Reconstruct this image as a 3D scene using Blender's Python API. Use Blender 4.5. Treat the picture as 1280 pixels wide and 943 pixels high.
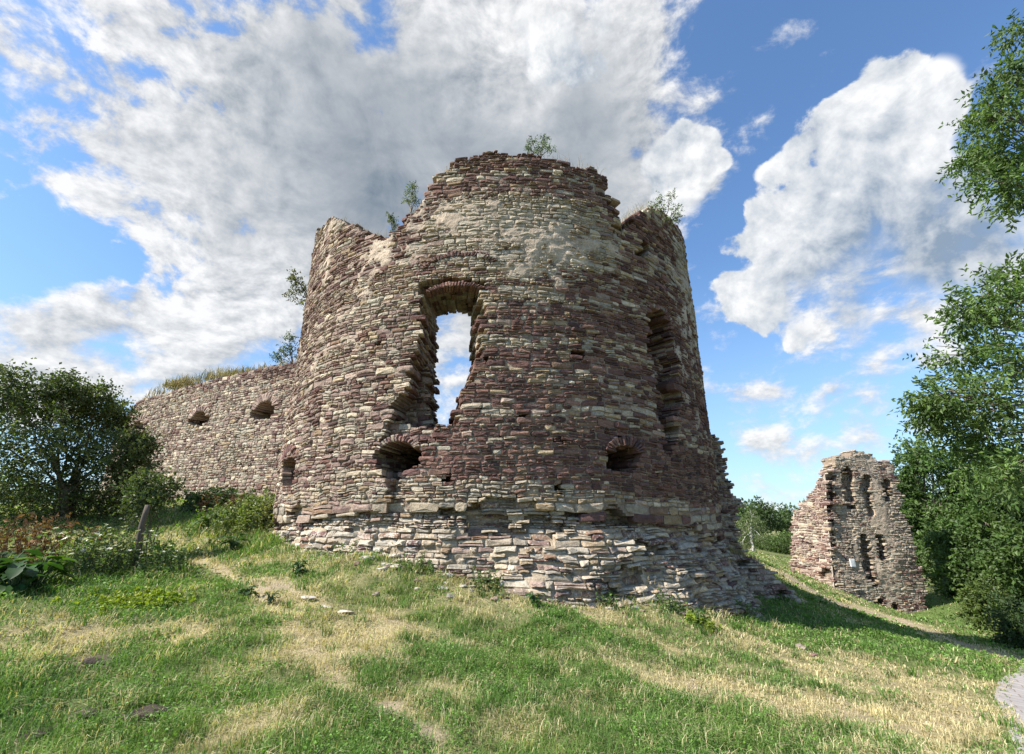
import bpy, math, random
import numpy as np
from mathutils import Vector, Matrix
# ------------------------------------------------------------------ scene / camera / light
for o in list(bpy.data.objects): bpy.data.objects.remove(o)
S = bpy.context.scene
COL = S.collection
R_ = math.radians
FPX, PITCH, EYE = 560.0, R_(17.7), 1.6           # focal length in px of a 1280 px wide frame
cam_d = bpy.data.cameras.new('camera'); cam = bpy.data.objects.new('camera', cam_d); COL.objects.link(cam)
cam_d.sensor_width = 36; cam_d.lens = 36*FPX/1280; cam_d.clip_start = .05; cam_d.clip_end = 6000
cam.location = (0, 0, EYE); cam.rotation_euler = (R_(90)+PITCH, 0, 0)
S.camera = cam
SUN_EL = R_(47)
TS = Vector((-.945, -.33, 0)).normalized()*math.cos(SUN_EL) + Vector((0, 0, math.sin(SUN_EL)))
sun_d = bpy.data.lights.new('sun', 'SUN'); sun = bpy.data.objects.new('sun', sun_d); COL.objects.link(sun)
sun_d.energy = 4.8; sun_d.angle = R_(.6); sun_d.color = (1, .94, .84)
sun.rotation_euler = TS.to_track_quat('Z', 'Y').to_euler()
S.view_settings.view_transform = 'Standard'; S.view_settings.look = 'None'
S.view_settings.exposure = 1.08; S.view_settings.gamma = 1.0
S.render.engine = 'CYCLES'
S.cycles.max_bounces = 6; S.cycles.transparent_max_bounces = 8; S.cycles.use_denoising = True
SKY_STRENGTH = .12
cp, sp = math.cos(PITCH), math.sin(PITCH)
def ray(px, py):
    X = px-640; Y = py-471.5
    v = np.array([X, FPX*cp+Y*sp, FPX*sp-Y*cp], float); return v/np.linalg.norm(v)

# ------------------------------------------------------------------ world: Nishita sky with clouds
W = bpy.data.worlds.new('World'); S.world = W; W.use_nodes = True
nt = W.node_tree; nt.nodes.clear()
class NB:
    """small helper to write node graphs"""
    def __init__(s, t): s.t = t
    def n(s, ty, **k):
        x = s.t.nodes.new(ty)
        for a, b in k.items(): setattr(x, a, b)
        return x
    def l(s, a, b): s.t.links.new(a, b)
    def put(s, sock, v):
        if hasattr(v, 'links'): s.l(v, sock)
        else: sock.default_value = v
    def m(s, op, a, b=0., c=0., clamp=False):
        x = s.n('ShaderNodeMath', operation=op, use_clamp=clamp)
        for i, v in enumerate((a, b, c)): s.put(x.inputs[i], v)
        return x.outputs[0]
    def v(s, op, a, b=None, scale=None):
        x = s.n('ShaderNodeVectorMath', operation=op); s.put(x.inputs[0], a)
        if b is not None: s.put(x.inputs[1], b)
        if scale is not None: s.put(x.inputs['Scale'], scale)
        return x.outputs['Value'] if op in ('DOT_PRODUCT', 'LENGTH', 'DISTANCE') else x.outputs[0]
    def mr(s, v, a, b, c=0., d=1., t='SMOOTHSTEP'):
        x = s.n('ShaderNodeMapRange', interpolation_type=t)
        for i, q in enumerate((v, a, b, c, d)): s.put(x.inputs[i], q)
        return x.outputs[0]
    def mix(s, f, a, b, bt='MIX'):
        x = s.n('ShaderNodeMix', data_type='RGBA', blend_type=bt)
        s.put(x.inputs[0], f); s.put(x.inputs[6], a); s.put(x.inputs[7], b)
        return x.outputs[2]
    def noise(s, vec, scale, detail=6, rough=.55, dist=0., lac=2.0):
        x = s.n('ShaderNodeTexNoise'); s.put(x.inputs['Vector'], vec)
        x.inputs['Scale'].default_value = scale; x.inputs['Detail'].default_value = detail
        x.inputs['Roughness'].default_value = rough; x.inputs['Distortion'].default_value = dist
        x.inputs['Lacunarity'].default_value = lac
        return x.outputs[0]
def c4(r, g, b): return (r, g, b, 1)
w = NB(nt)
sky = w.n('ShaderNodeTexSky', sky_type='NISHITA'); sky.sun_disc = False
sky.sun_elevation = SUN_EL; sky.sun_rotation = math.atan2(TS.x, TS.y)
sky.air_density = 1.0; sky.dust_density = .6; sky.ozone_density = 1.6; sky.altitude = 250
dirv = w.n('ShaderNodeTexCoord').outputs['Generated']
sep = w.n('ShaderNodeSeparateXYZ'); w.l(dirv, sep.inputs[0])
zc = w.m('ADD', w.m('MAXIMUM', sep.outputs[2], 0.), .38)
plane = w.v('SCALE', dirv, scale=w.m('DIVIDE', 1., zc))      # cloud layer seen from below
def lobe(px, py, rpx, amp, soft=.25):
    """a cloud mass in one direction of the sky: centre direction, angular radius, weight"""
    d = ray(px, py); e = ray(px+rpx, py)
    ang = math.acos(float(np.clip(d@e, -1, 1)))
    return (tuple(d), ang, amp, soft)
def lobes(lst, dv):
    tot = None
    for d, ang, amp, soft in lst:
        t = w.mr(w.v('DISTANCE', dv, d), ang*1.25, ang*soft, 0., amp)
        tot = t if tot is None else w.m('ADD', tot, t)
    return tot
# big domain warp so that the masses have irregular outlines
wn = w.n('ShaderNodeTexNoise'); w.l(dirv, wn.inputs['Vector']); wn.inputs['Scale'].default_value = 4.5; wn.inputs['Detail'].default_value = 2
warp = w.v('SCALE', w.v('SUBTRACT', wn.outputs[1], (.5, .5, .5)), scale=.16)
dw = w.v('ADD', dirv, warp)
# 1 layered broken cloud (left, top, streaks near the horizon)
L_layer = [lobe(120, 130, 230, .50), lobe(300, 60, 200, .30), lobe(330, 250, 190, .60), lobe(500, 180, 240, .85), lobe(700, 150, 200, .75),
           lobe(620, 20, 200, .45), lobe(800, 70, 130, .40), lobe(250, 375, 80, .45), lobe(160, 440, 140, .42), lobe(300, 430, 120, .55), lobe(180, 300, 60, .3), lobe(330, 340, 80, .4), lobe(90, 385, 70, .42), lobe(160, 400, 50, .4), lobe(40, 470, 130, .5),
           lobe(570, 460, 120, .5), lobe(930, 130, 80, .46), lobe(985, 60, 60, .35), lobe(850, 220, 80, .55),
           lobe(1130, 445, 70, .40), lobe(950, 500, 80, .42), lobe(1090, 530, 100, .5), lobe(960, 590, 90, .46), lobe(1040, 470, 60, .3), lobe(1165, 395, 60, .45),
           lobe(740, 300, 160, .6), lobe(1110, 370, 120, .40), lobe(1000, 395, 80, .35), lobe(-300, 300, 300, .4), lobe(1700, 300, 300, .4), lobe(600, -500, 500, .4),
           lobe(55, 325, 95, -.75), lobe(215, 120, 40, -.35), lobe(110, 190, 35, -.35), lobe(385, 20, 40, -.3), lobe(600, 60, 30, -.3), lobe(790, 30, 40, -.35), lobe(85, 45, 55, -.50), lobe(255, 318, 45, -.45), lobe(742, 14, 34, -.75), lobe(950, 50, 95, -.55), lobe(460, 40, 55, -.6), lobe(240, 70, 30, -.4), lobe(210, 340, 40, -.3), lobe(885, 300, 40, -.45), lobe(787, 190, 20, -.5), lobe(1150, 20, 140, -.12)]
# 2 heaped cloud at right with a crisp top, and the heaped edge of the big cloud
L_heap = [lobe(1120, 150, 95, .80), lobe(1060, 220, 120, .75), lobe(990, 310, 105, .7), lobe(1120, 290, 150, .8), lobe(935, 385, 75, .45),
          lobe(1200, 290, 130, .75), lobe(1240, 350, 90, .5), lobe(868, 195, 52, .75), lobe(1040, 400, 80, .45), lobe(830, 240, 60, .5), lobe(1180, 130, 40, .4), lobe(730, 60, 75, .45), lobe(640, 70, 60, .3)]
L_heap = [(d, a, m*.92, .15) for d, a, m, _ in L_heap]
L_heap += [(d, a, .30, .2) for d, a, _, _ in [lobe(x, y, r, 1) for x, y, r in [(1085, 95, 34), (1128, 78, 30), (1168, 98, 34), (1190, 140, 30), (1050, 128, 30), (1015, 165, 34), (985, 198, 30), (955, 222, 28), (935, 265, 30), (918, 310, 28), (898, 350, 26), (880, 175, 24), (855, 165, 22), (905, 205, 22), (820, 215, 24), (1060, 385, 40), (960, 400, 36), (1000, 430, 30), (1150, 430, 34), (1190, 400, 34), (1165, 460, 26)]]]
base1 = lobes(L_layer, dw); base2 = lobes(L_heap, w.v('ADD', dirv, w.v('SCALE', warp, scale=.45)))
flat_ = w.v('MULTIPLY', w.v('ADD', dirv, w.v('SCALE', warp, scale=.22)), (1., 1., 1.7))
n1 = w.noise(flat_, 8.5, 12, .62, .15)
wd2 = w.v('ADD', dirv, w.v('SCALE', warp, scale=.35))
def billow(vec, sc):
    """rounded cauliflower heads of heaped cloud"""
    x = w.n('ShaderNodeTexVoronoi', feature='F1', normalize=True); w.l(vec, x.inputs['Vector']); x.inputs['Scale'].default_value = sc
    x.inputs['Detail'].default_value = 2; x.inputs['Roughness'].default_value = .5
    return w.m('SUBTRACT', 1., w.m('MULTIPLY', x.outputs['Distance'], 1.7))
fine = w.noise(wd2, 9., 10, .6, .1)
n2 = w.m('ADD', w.m('MULTIPLY', billow(w.v('ADD', wd2, w.v('SCALE', warp, scale=.12)), 10), .35), w.m('MULTIPLY', fine, .70))
def offs(vec, o): return w.v('ADD', vec, o)
n2b = w.noise(offs(wd2, tuple(TS*.022)), 9., 6, .6, .1)
n1b = w.noise(offs(flat_, tuple(TS*.022)), 8.5, 8, .62, .15)
n3 = w.noise(w.v('ADD', dirv, w.v('SCALE', warp, scale=.3)), 24., 8, .6, .2)
mott = lobes([lobe(130, 150, 280, 1.), lobe(330, 40, 140, .6), lobe(230, 360, 110, .7)], dirv)
den1 = w.mr(w.m('ADD', w.m('ADD', base1, w.m('MULTIPLY', mott, w.m('MULTIPLY', w.m('SUBTRACT', n3, .52), 1.9))), w.m('MULTIPLY', w.m('SUBTRACT', n1, .5), 3.1)), .16, .80)
grey2 = lobes([lobe(1160, 330, 190, .42), lobe(1060, 340, 140, .28), lobe(1230, 260, 130, .25), lobe(1120, 240, 90, .12)], dw)
den2 = w.mr(w.m('ADD', base2, w.m('MULTIPLY', w.m('SUBTRACT', n2, .5), 2.3)), .30, w.m('ADD', .45, w.m('MULTIPLY', grey2, 1.5)))
grey1 = lobes([lobe(430, 160, 190, .62), lobe(560, 260, 190, .62), lobe(350, 100, 90, .35), lobe(700, 210, 150, .55), lobe(480, 320, 120, .2),
               lobe(760, 120, 90, .5), lobe(130, 170, 90, .22), lobe(660, 330, 170, .35), lobe(270, 240, 110, .32), lobe(640, 110, 90, -.35), lobe(180, 260, 100, -.2), lobe(560, 20, 90, -.1)], dw)
soft = w.noise(w.v('ADD', dirv, w.v('SCALE', warp, scale=1.4)), 5.5, 8, .58, .5)
gk = w.m('MINIMUM', w.m('MAXIMUM', grey1, 0.), 1.)
lit1 = w.m('MULTIPLY', w.m('ADD', w.m('MULTIPLY', w.m('SUBTRACT', n1, n1b), 3.6), w.m('MULTIPLY', w.m('SUBTRACT', n1, .5), 1.0)), w.m('SUBTRACT', 1., w.m('MULTIPLY', gk, .85)))
lit1 = w.m('ADD', w.m('ADD', lit1, w.m('MULTIPLY', mott, w.m('MULTIPLY', w.m('SUBTRACT', n3, .46), 1.3))), w.m('SUBTRACT', .66, w.m('MULTIPLY', grey1, w.mr(soft, .24, .76, .95, .42, 'LINEAR'))))
lit2 = w.m('SUBTRACT', w.m('ADD', w.m('ADD', w.m('MULTIPLY', w.m('SUBTRACT', fine, n2b), 2.3), w.m('MULTIPLY', w.m('SUBTRACT', n2, .5), 1.0)), .66), w.m('ADD', grey2, w.m('MULTIPLY', grey1, .45)))
cl1 = w.mix(w.mr(lit1, -.55, 1.1, t='LINEAR'), c4(.68, .90, 1.14), c4(4.0, 4.0, 4.0))
cl2 = w.mix(w.mr(lit2, .0, 1.0, t='LINEAR'), c4(1.15, 1.5, 1.95), c4(4.1, 4.12, 4.12))
skyc = w.mix(1., sky.outputs[0], c4(.68, .84, .96), 'MULTIPLY')
hz = w.mr(sep.outputs[2], -.02, .50, 1., 0.)
skyc = w.mix(w.m('MULTIPLY', hz, .55), skyc, c4(1.75, 2.45, 3.35))
skyc = w.mix(w.m('MULTIPLY', den1, .96), skyc, cl1)
skyc = w.mix(w.m('MULTIPLY', den2, w.mr(base2, .06, .28, 0., .97)), skyc, cl2)
bg = w.n('ShaderNodeBackground'); w.l(skyc, bg.inputs[0]); bg.inputs[1].default_value = SKY_STRENGTH
w.l(bg.outputs[0], w.n('ShaderNodeOutputWorld').inputs[0])
W.cycles.sampling_method = 'MANUAL'; W.cycles.sample_map_resolution = 512

# ------------------------------------------------------------------ helpers
rng = np.random.default_rng(7)
def hash2(ix, iy, seed):
    with np.errstate(over='ignore'):
        h = (ix.astype(np.int64)*374761393 + iy.astype(np.int64)*668265263 + seed*1442695041) & 0xffffffff
        h = ((h ^ (h >> 13))*1274126177) & 0xffffffff
        h = (h ^ (h >> 16)) & 0xffff
    return h/65535.0
def vnoise(x, y, seed=0):
    x = np.asarray(x, float); y = np.asarray(y, float)
    ix = np.floor(x); iy = np.floor(y); fx = x-ix; fy = y-iy
    fx = fx*fx*(3-2*fx); fy = fy*fy*(3-2*fy)
    a = hash2(ix, iy, seed); b = hash2(ix+1, iy, seed); c = hash2(ix, iy+1, seed); d = hash2(ix+1, iy+1, seed)
    return (a*(1-fx)+b*fx)*(1-fy)+(c*(1-fx)+d*fx)*fy
def fbm(x, y, seed=0, o=4):
    t = 0; a = .5; n = 0
    for k in range(o):
        t = t+a*vnoise(np.asarray(x)*2**k, np.asarray(y)*2**k, seed+k*17); n += a; a *= .5
    return t/n
def sstep(a, b, x):
    t = np.clip((np.asarray(x, float)-a)/(b-a), 0, 1); return t*t*(3-2*t)
def inpoly(px, py, poly):
    px = np.asarray(px, float); py = np.asarray(py, float); r = np.zeros(px.shape, bool); n = len(poly)
    for i in range(n):
        x1, y1 = poly[i]; x2, y2 = poly[(i+1) % n]
        if y1 == y2: continue
        c = ((y1 > py) != (y2 > py)) & (px < (x2-x1)*(py-y1)/(y2-y1)+x1); r ^= c
    return r
def polydist(x, y, pts):
    """distance to a polyline"""
    d = np.full(np.shape(x), 1e9)
    for (x1, y1), (x2, y2) in zip(pts[:-1], pts[1:]):
        dx, dy = x2-x1, y2-y1; L = dx*dx+dy*dy+1e-9
        t = np.clip(((x-x1)*dx+(y-y1)*dy)/L, 0, 1)
        d = np.minimum(d, np.hypot(x-x1-t*dx, y-y1-t*dy))
    return d
def mesh(name, V, F, mat, parent=None, col=None, smooth=False):
    """V (n,3); F list of (m,k) index arrays; col (n,4) per point"""
    me = bpy.data.meshes.new(name); V = np.asarray(V, np.float32)
    Fs = [np.asarray(f, np.int32) for f in (F if isinstance(F, list) else [F]) if len(f)]
    me.vertices.add(len(V)); me.vertices.foreach_set('co', V.ravel())
    tot = np.concatenate([np.full(len(f), f.shape[1], np.int32) for f in Fs])
    idx = np.concatenate([f.ravel() for f in Fs])
    st = np.concatenate([[0], np.cumsum(tot)[:-1]]).astype(np.int32)
    me.loops.add(len(idx)); me.loops.foreach_set('vertex_index', idx)
    me.polygons.add(len(tot)); me.polygons.foreach_set('loop_start', st); me.polygons.foreach_set('loop_total', tot)
    me.polygons.foreach_set('use_smooth', np.full(len(tot), smooth))
    me.update(calc_edges=True); me.validate()
    if col is not None:
        a = me.attributes.new('Col', 'FLOAT_COLOR', 'POINT'); a.data.foreach_set('color', np.asarray(col, np.float32).ravel())
    me.materials.append(mat)
    o = bpy.data.objects.new(name, me); COL.objects.link(o)
    if parent is not None: o.parent = parent; o.matrix_parent_inverse = Matrix.Translation(-parent.location)
    return o
def tag(o, label=None, cat=None, group=None, kind=None):
    if label: o['label'] = label
    if cat: o['category'] = cat
    if group: o['group'] = group
    if kind: o['kind'] = kind
    return o
def thing(name, loc, label, cat, group=None):
    o = bpy.data.objects.new(name, None); COL.objects.link(o); o.location = loc; o.empty_display_size = .3
    return tag(o, label, cat, group)
class MB:
    def __init__(s): s.V = []; s.F = {}; s.C = []; s.n = 0
    def add(s, V, F, col=(1, 1, 1, 1)):
        V = np.asarray(V, float); F = np.asarray(F, int)
        if len(V) == 0: return
        s.V.append(V); s.F.setdefault(F.shape[1], []).append(F+s.n); s.n += len(V)
        c = np.asarray(col, float); s.C.append(np.broadcast_to(c, (len(V), 4)) if c.ndim == 1 else c)
    def build(s, name, mat, parent=None, smooth=False):
        return mesh(name, np.concatenate(s.V), [np.concatenate(f) for f in s.F.values()], mat, parent, np.concatenate(s.C), smooth)
def tube(mb, pts, rad, n=7, col=(1, 1, 1, 1), cap=True):
    pts = np.asarray(pts, float); rad = np.broadcast_to(np.asarray(rad, float), (len(pts),))
    T = np.gradient(pts, axis=0); T /= np.linalg.norm(T, axis=1)[:, None]+1e-9
    ref = np.array([.31, .87, .1]) if abs(T[0][2]) > .8 else np.array([0, 0, 1.])
    A = np.cross(T, ref); A /= np.linalg.norm(A, axis=1)[:, None]+1e-9; B = np.cross(T, A)
    a = np.linspace(0, 2*np.pi, n, endpoint=False)
    V = pts[:, None]+rad[:, None, None]*(np.cos(a)[None, :, None]*A[:, None]+np.sin(a)[None, :, None]*B[:, None])
    i = np.arange(len(pts)-1)[:, None]*n; j = np.arange(n)[None]; k = (j+1) % n
    F = np.stack([i+j, i+k, i+n+k, i+n+j], -1).reshape(-1, 4)
    off = mb.n; mb.add(V.reshape(-1, 3), F, col)
    if cap: mb.F.setdefault(n, []).append(np.array([[off+(len(pts)-1)*n+q for q in range(n)]]))

# ------------------------------------------------------------------ materials
def new_mat(name):
    m = bpy.data.materials.new(name); m.use_nodes = True; t = m.node_tree; t.nodes.clear()
    b = NB(t); bs = b.n('ShaderNodeBsdfPrincipled'); out = b.n('ShaderNodeOutputMaterial'); b.l(bs.outputs[0], out.inputs[0])
    bs.inputs['Roughness'].default_value = .9; bs.inputs['Specular IOR Level'].default_value = .2
    return m, b, bs, out
def bump(b, bs, h, strength=.5, dist=.02):
    x = b.n('ShaderNodeBump'); x.inputs['Strength'].default_value = strength; x.inputs['Distance'].default_value = dist
    b.l(h, x.inputs['Height']); b.l(x.outputs[0], bs.inputs['Normal'])
def stone_mat(name, mortar=(.43, .37, .29)):
    m, b, bs, _ = new_mat(name)
    at = b.n('ShaderNodeAttribute', attribute_name='Col'); pos = b.n('ShaderNodeNewGeometry').outputs['Position']
    f = b.noise(pos, 26, 6, .65); g = b.noise(pos, 6, 5, .6); h = b.noise(pos, 70, 4, .7); k = b.noise(pos, 1.1, 5, .6)
    v = b.m('MULTIPLY', b.mr(f, .25, .75, .62, 1.32, 'LINEAR'), b.mr(g, .3, .7, .80, 1.2, 'LINEAR'))
    v = b.m('MULTIPLY', v, b.mr(h, .3, .7, .85, 1.13, 'LINEAR'))
    cmb = b.n('ShaderNodeCombineColor'); [b.l(v, cmb.inputs[i]) for i in range(3)]
    c = b.mix(1., at.outputs['Color'], cmb.outputs[0], 'MULTIPLY')
    # pale mortar smeared on the stones where alpha says so, dark weather crust in streaks
    sm = b.mr(b.m('ADD', b.m('MULTIPLY', f, .6), b.m('MULTIPLY', g, .5)), b.m('SUBTRACT', .80, b.m('MULTIPLY', at.outputs['Alpha'], .5)), b.m('SUBTRACT', .86, b.m('MULTIPLY', at.outputs['Alpha'], .5)))
    mc = b.mix(h, c4(*(q*.8 for q in mortar)), c4(*(min(1, q*1.2) for q in mortar)))
    c = b.mix(b.m('MULTIPLY', sm, .85), c, mc)
    mp = b.n('ShaderNodeMapping'); b.l(pos, mp.inputs[0]); mp.inputs['Scale'].default_value = (1.6, 1.6, .35)
    st = b.mr(b.noise(mp.outputs[0], 1.3, 6, .65), .52, .72)
    c = b.mix(b.m('MULTIPLY', st, .30), c, c4(.055, .045, .042))
    lich = b.mr(b.noise(pos, 9, 7, .7), .62, .70)
    c = b.mix(b.m('MULTIPLY', lich, .22), c, c4(.38, .35, .28))
    b.l(c, bs.inputs['Base Color'])
    bump(b, bs, b.m('ADD', b.m('MULTIPLY', f, .6), b.m('ADD', b.m('MULTIPLY', h, .35), b.m('MULTIPLY', g, .5))), .9, .035)
    return m
M_STONE = stone_mat('weathered_sandstone')
M_PALE = stone_mat('pale_rubble_stone', (.46, .42, .36))
def attr_mat(name, rough=.85, var=.35, scale=8, transl=0., spec=.15):
    m, b, bs, out = new_mat(name)
    at = b.n('ShaderNodeAttribute', attribute_name='Col'); pos = b.n('ShaderNodeNewGeometry').outputs['Position']
    n = b.noise(pos, scale, 5, .6); cmb = b.n('ShaderNodeCombineColor'); v = b.mr(n, .25, .75, 1-var, 1+var, 'LINEAR')
    [b.l(v, cmb.inputs[i]) for i in range(3)]
    c = b.mix(1., at.outputs['Color'], cmb.outputs[0], 'MULTIPLY'); b.l(c, bs.inputs['Base Color'])
    bs.inputs['Roughness'].default_value = rough; bs.inputs['Specular IOR Level'].default_value = spec
    if transl:
        tr = b.n('ShaderNodeBsdfTranslucent'); c2 = b.mix(1., c, c4(1.25, 1.35, .55), 'MULTIPLY'); b.l(c2, tr.inputs[0])
        mx = b.n('ShaderNodeMixShader'); mx.inputs[0].default_value = transl
        b.l(bs.outputs[0], mx.inputs[1]); b.l(tr.outputs[0], mx.inputs[2]); b.l(mx.outputs[0], out.inputs[0])
    return m
M_LEAF = attr_mat('leaf', .55, .25, 3, .35, .35)
M_GRASS = attr_mat('grass_blade', .7, .25, 2, .35, .2)
M_DRY = attr_mat('dry_stalk', .9, .3, 6, .2, .1)
M_BARK = attr_mat('bark', .95, .45, 14)
def wood_mat():
    m, b, bs, _ = new_mat('weathered_wood'); pos = b.n('ShaderNodeNewGeometry').outputs['Position']
    mp = b.n('ShaderNodeMapping'); b.l(pos, mp.inputs[0]); mp.inputs['Scale'].default_value = (30, 30, 2)
    n = b.noise(mp.outputs[0], 2, 6, .7); b.l(b.mix(n, c4(.05, .04, .032), c4(.20, .165, .13)), bs.inputs['Base Color']); bump(b, bs, n, .6, .01); return m
M_WOOD = wood_mat()
def ground_mat():
    m, b, bs, _ = new_mat('grassy_earth'); at = b.n('ShaderNodeAttribute', attribute_name='Col'); pos = b.n('ShaderNodeNewGeometry').outputs['Position']
    n = b.noise(pos, 3, 8, .65); f = b.noise(pos, 40, 5, .7)
    v = b.m('MULTIPLY', b.mr(n, .3, .7, .75, 1.2, 'LINEAR'), b.mr(f, .25, .75, .55, 1.35, 'LINEAR'))
    cmb = b.n('ShaderNodeCombineColor'); [b.l(v, cmb.inputs[i]) for i in range(3)]
    b.l(b.mix(1., at.outputs['Color'], cmb.outputs[0], 'MULTIPLY'), bs.inputs['Base Color']); bump(b, bs, b.m('ADD', f, n), .8, .05); return m
M_GROUND = ground_mat()
def paving_mat():
    m, b, bs, _ = new_mat('grey_sett_paving'); pos = b.n('ShaderNodeNewGeometry').outputs['Position']
    br = b.n('ShaderNodeTexBrick'); mp = b.n('ShaderNodeMapping'); b.l(pos, mp.inputs[0]); mp.inputs['Rotation'].default_value = (0, 0, R_(38)); b.l(mp.outputs[0], br.inputs['Vector'])
    br.inputs['Scale'].default_value = 1; br.inputs['Brick Width'].default_value = .34; br.inputs['Row Height'].default_value = .19; br.inputs['Mortar Size'].default_value = .010
    br.inputs['Color1'].default_value = c4(.27, .25, .25); br.inputs['Color2'].default_value = c4(.34, .315, .31); br.inputs['Mortar'].default_value = c4(.19, .165, .14)
    n = b.noise(pos, 4, 7, .65); b.l(b.mix(b.mr(n, .45, .75), br.outputs[0], c4(.30, .26, .22)), bs.inputs['Base Color'])
    bump(b, bs, b.m('SUBTRACT', n, b.m('MULTIPLY', br.outputs['Fac'], .8)), .5, .02); return m
M_PAVE = paving_mat()

# ------------------------------------------------------------------ terrain
TC = np.array([-.426, 16.25]); TR = 7.0          # round tower: centre and radius
_p = []
def gp(px, py, D):                               # a ground point seen at a pixel, at horizontal distance D
    d = ray(px, py); t = D/math.hypot(d[0], d[1]); _p.append((d[0]*t, d[1]*t, EYE+d[2]*t))
_p += [(0, 0, 0), (0, 3.75, .05), (-3.2, 3.4, .2), (3, 3, -.2), (-12, 2, .5), (0, -10, 0), (10, 0, -1.2), (-25, 5, 1.2), (18, 4, -2.0)]
for a in [(345, 655, 14.5), (450, 690, 10.1), (540, 713, 9.3), (640, 735, 8.95), (700, 744, 9.1), (780, 749, 9.6), (860, 756, 11.0), (905, 760, 12.6),
          (210, 632, 31), (270, 626, 26), (340, 622, 20.5), (0, 712, 13), (175, 712, 12), (250, 690, 14), (990, 752, 16.2), (1045, 737, 30), (1112, 762, 32.5), (1156, 740, 35.5), (992, 714, 31),
          (1260, 880, 10.5), (1280, 832, 15.5), (1275, 940, 7.4), (1130, 800, 17.5), (1000, 830, 9.6), (1240, 792, 26), (1060, 760, 24), (950, 700, 24), (400, 765, 7.6), (830, 800, 8.3), (100, 760, 8.6), (300, 725, 10.4), (1190, 760, 38)]: gp(*a)
_p += [(18, 38, -.6), (-.4, 16, 1.6), (-20, 20, 2.2), (-32, 28, 2.4), (-.4, 24, 1.8), (34, 30, -3.2), (-6, 34, 2.2), (26, 46, -1.5)]
for a in range(0, 360, 30):
    x, y = 75*math.sin(R_(a)), 75*math.cos(R_(a)); _p.append((x, y, -.02*x-.01*y))
_p = np.array(_p)
def _phi(r): return np.where(r > 0, r*r*np.log(r+1e-12), 0)
_D = np.hypot(_p[:, None, 0]-_p[None, :, 0], _p[:, None, 1]-_p[None, :, 1])
_n = len(_p); _A = np.zeros((_n+3, _n+3)); _A[:_n, :_n] = _phi(_D)+np.eye(_n)*.35
_A[:_n, _n] = 1; _A[:_n, _n+1:] = _p[:, :2]; _A[_n:, :_n] = _A[:_n, _n:].T
_w = np.linalg.solve(_A, np.concatenate([_p[:, 2], [0, 0, 0]]))
def height(x, y, fine=True):
    x = np.asarray(x, float); y = np.asarray(y, float); sh = x.shape; x = x.ravel(); y = y.ravel(); out = np.empty(len(x))
    for i in range(0, len(x), 20000):
        xx, yy = x[i:i+20000], y[i:i+20000]
        r = np.hypot(xx[:, None]-_p[None, :, 0], yy[:, None]-_p[None, :, 1])
        z = _phi(r)@_w[:_n]+_w[_n]+xx*_w[_n+1]+yy*_w[_n+2]
        d = np.hypot(xx, yy); k = sstep(60, 78, d); far = np.clip(-.02*xx-.01*yy, -4, 4)*np.clip(200/np.maximum(d, 1), 0, 1)-sstep(100, 400, d)*2
        z = z*(1-k)+far*k
        if fine: z = z+((fbm(xx*.9, yy*.9, 3, 4)-.5)*.16+(fbm(xx*4, yy*4, 9, 2)-.5)*.05)*sstep(1.2, 3, d)
        out[i:i+20000] = z
    return out.reshape(sh)
def hit(px, py, tmax=70):
    d = ray(px, py); t = np.linspace(1, tmax, 4000); P = t[:, None]*d; g = EYE+P[:, 2]-height(P[:, 0], P[:, 1], False)
    k = np.argmax(g < 0) if (g < 0).any() else len(t)-1
    return P[k, 0], P[k, 1]
def H(x, y): return float(height(np.array([x]), np.array([y]))[0])
def hitl(l): return [hit(*q) for q in l]
# tracks and patches of the meadow, where they lie on the ground
T1 = hitl([(225, 700), (300, 727), (365, 785), (430, 855), (500, 905), (555, 950)])
T2 = hitl([(250, 700), (330, 728), (380, 750), (440, 768), (560, 795), (720, 825), (800, 845)])
T3 = hitl([(985, 722), (1030, 748), (1070, 762), (1130, 778), (1200, 803), (1245, 822)])
T4 = hitl([(850, 852), (920, 868), (1000, 890), (1080, 905), (1180, 912), (1250, 905)])
DRY = [(hit(a, b), r) for a, b, r in [(445, 800, .7), (670, 885, .9), (150, 790, .8), (600, 728, .8), (740, 760, .6), (940, 800, 1.1), (1030, 840, 1.6), (1160, 860, 1.8), (1120, 900, 1.2), (1200, 890, .9), (330, 830, .5), (880, 785, .5), (80, 790, .6), (300, 900, .35), (700, 735, .5), (1240, 860, .7), (560, 860, .4), (930, 770, .3)]]
LUSH_SHADE = [(hit(a, b), r) for a, b, r in [(1010, 785, 1.8), (960, 770, 1.0), (1060, 790, 2.0), (1150, 790, 2.6), (1180, 770, 3), (640, 800, .9), (720, 850, .9), (820, 900, .8), (470, 940, .5), (200, 870, .7), (100, 730, 1.6), (250, 760, .6), (560, 820, .6), (900, 920, .7), (20, 880, .6), (700, 780, .5)]]  # lush grass; those right of the tower also paint its shadow dark green
BARE = [(hit(a, b), r) for a, b, r in [(120, 828, .2), (185, 890, .2), (45, 912, .1), (110, 885, .1), (345, 735, .35), (480, 890, .1), (520, 925, .12), (1040, 752, .9), (1095, 770, .8)]]
PATH_L = hitl([(1256, 942), (1244, 905), (1235, 870), (1240, 850), (1262, 841), (1290, 833), (1330, 822)])
PATH_L = [(PATH_L[0][0]-1.2, PATH_L[0][1]-2.6), (PATH_L[0][0]-.4, PATH_L[0][1]-.8)]+PATH_L
def splat(x, y, L):
    t = np.zeros(np.shape(x))
    for (a, b), r in L: t = np.maximum(t, np.exp(-((x-a)**2+(y-b)**2)/(r*r)))
    return t
_PL = np.array(PATH_L)
PATH_POLY = [(q[0]+.22, q[1]-.10) for q in _PL]+[(q[0]+2.6, q[1]-1.2) for q in _PL[::-1]]
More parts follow.
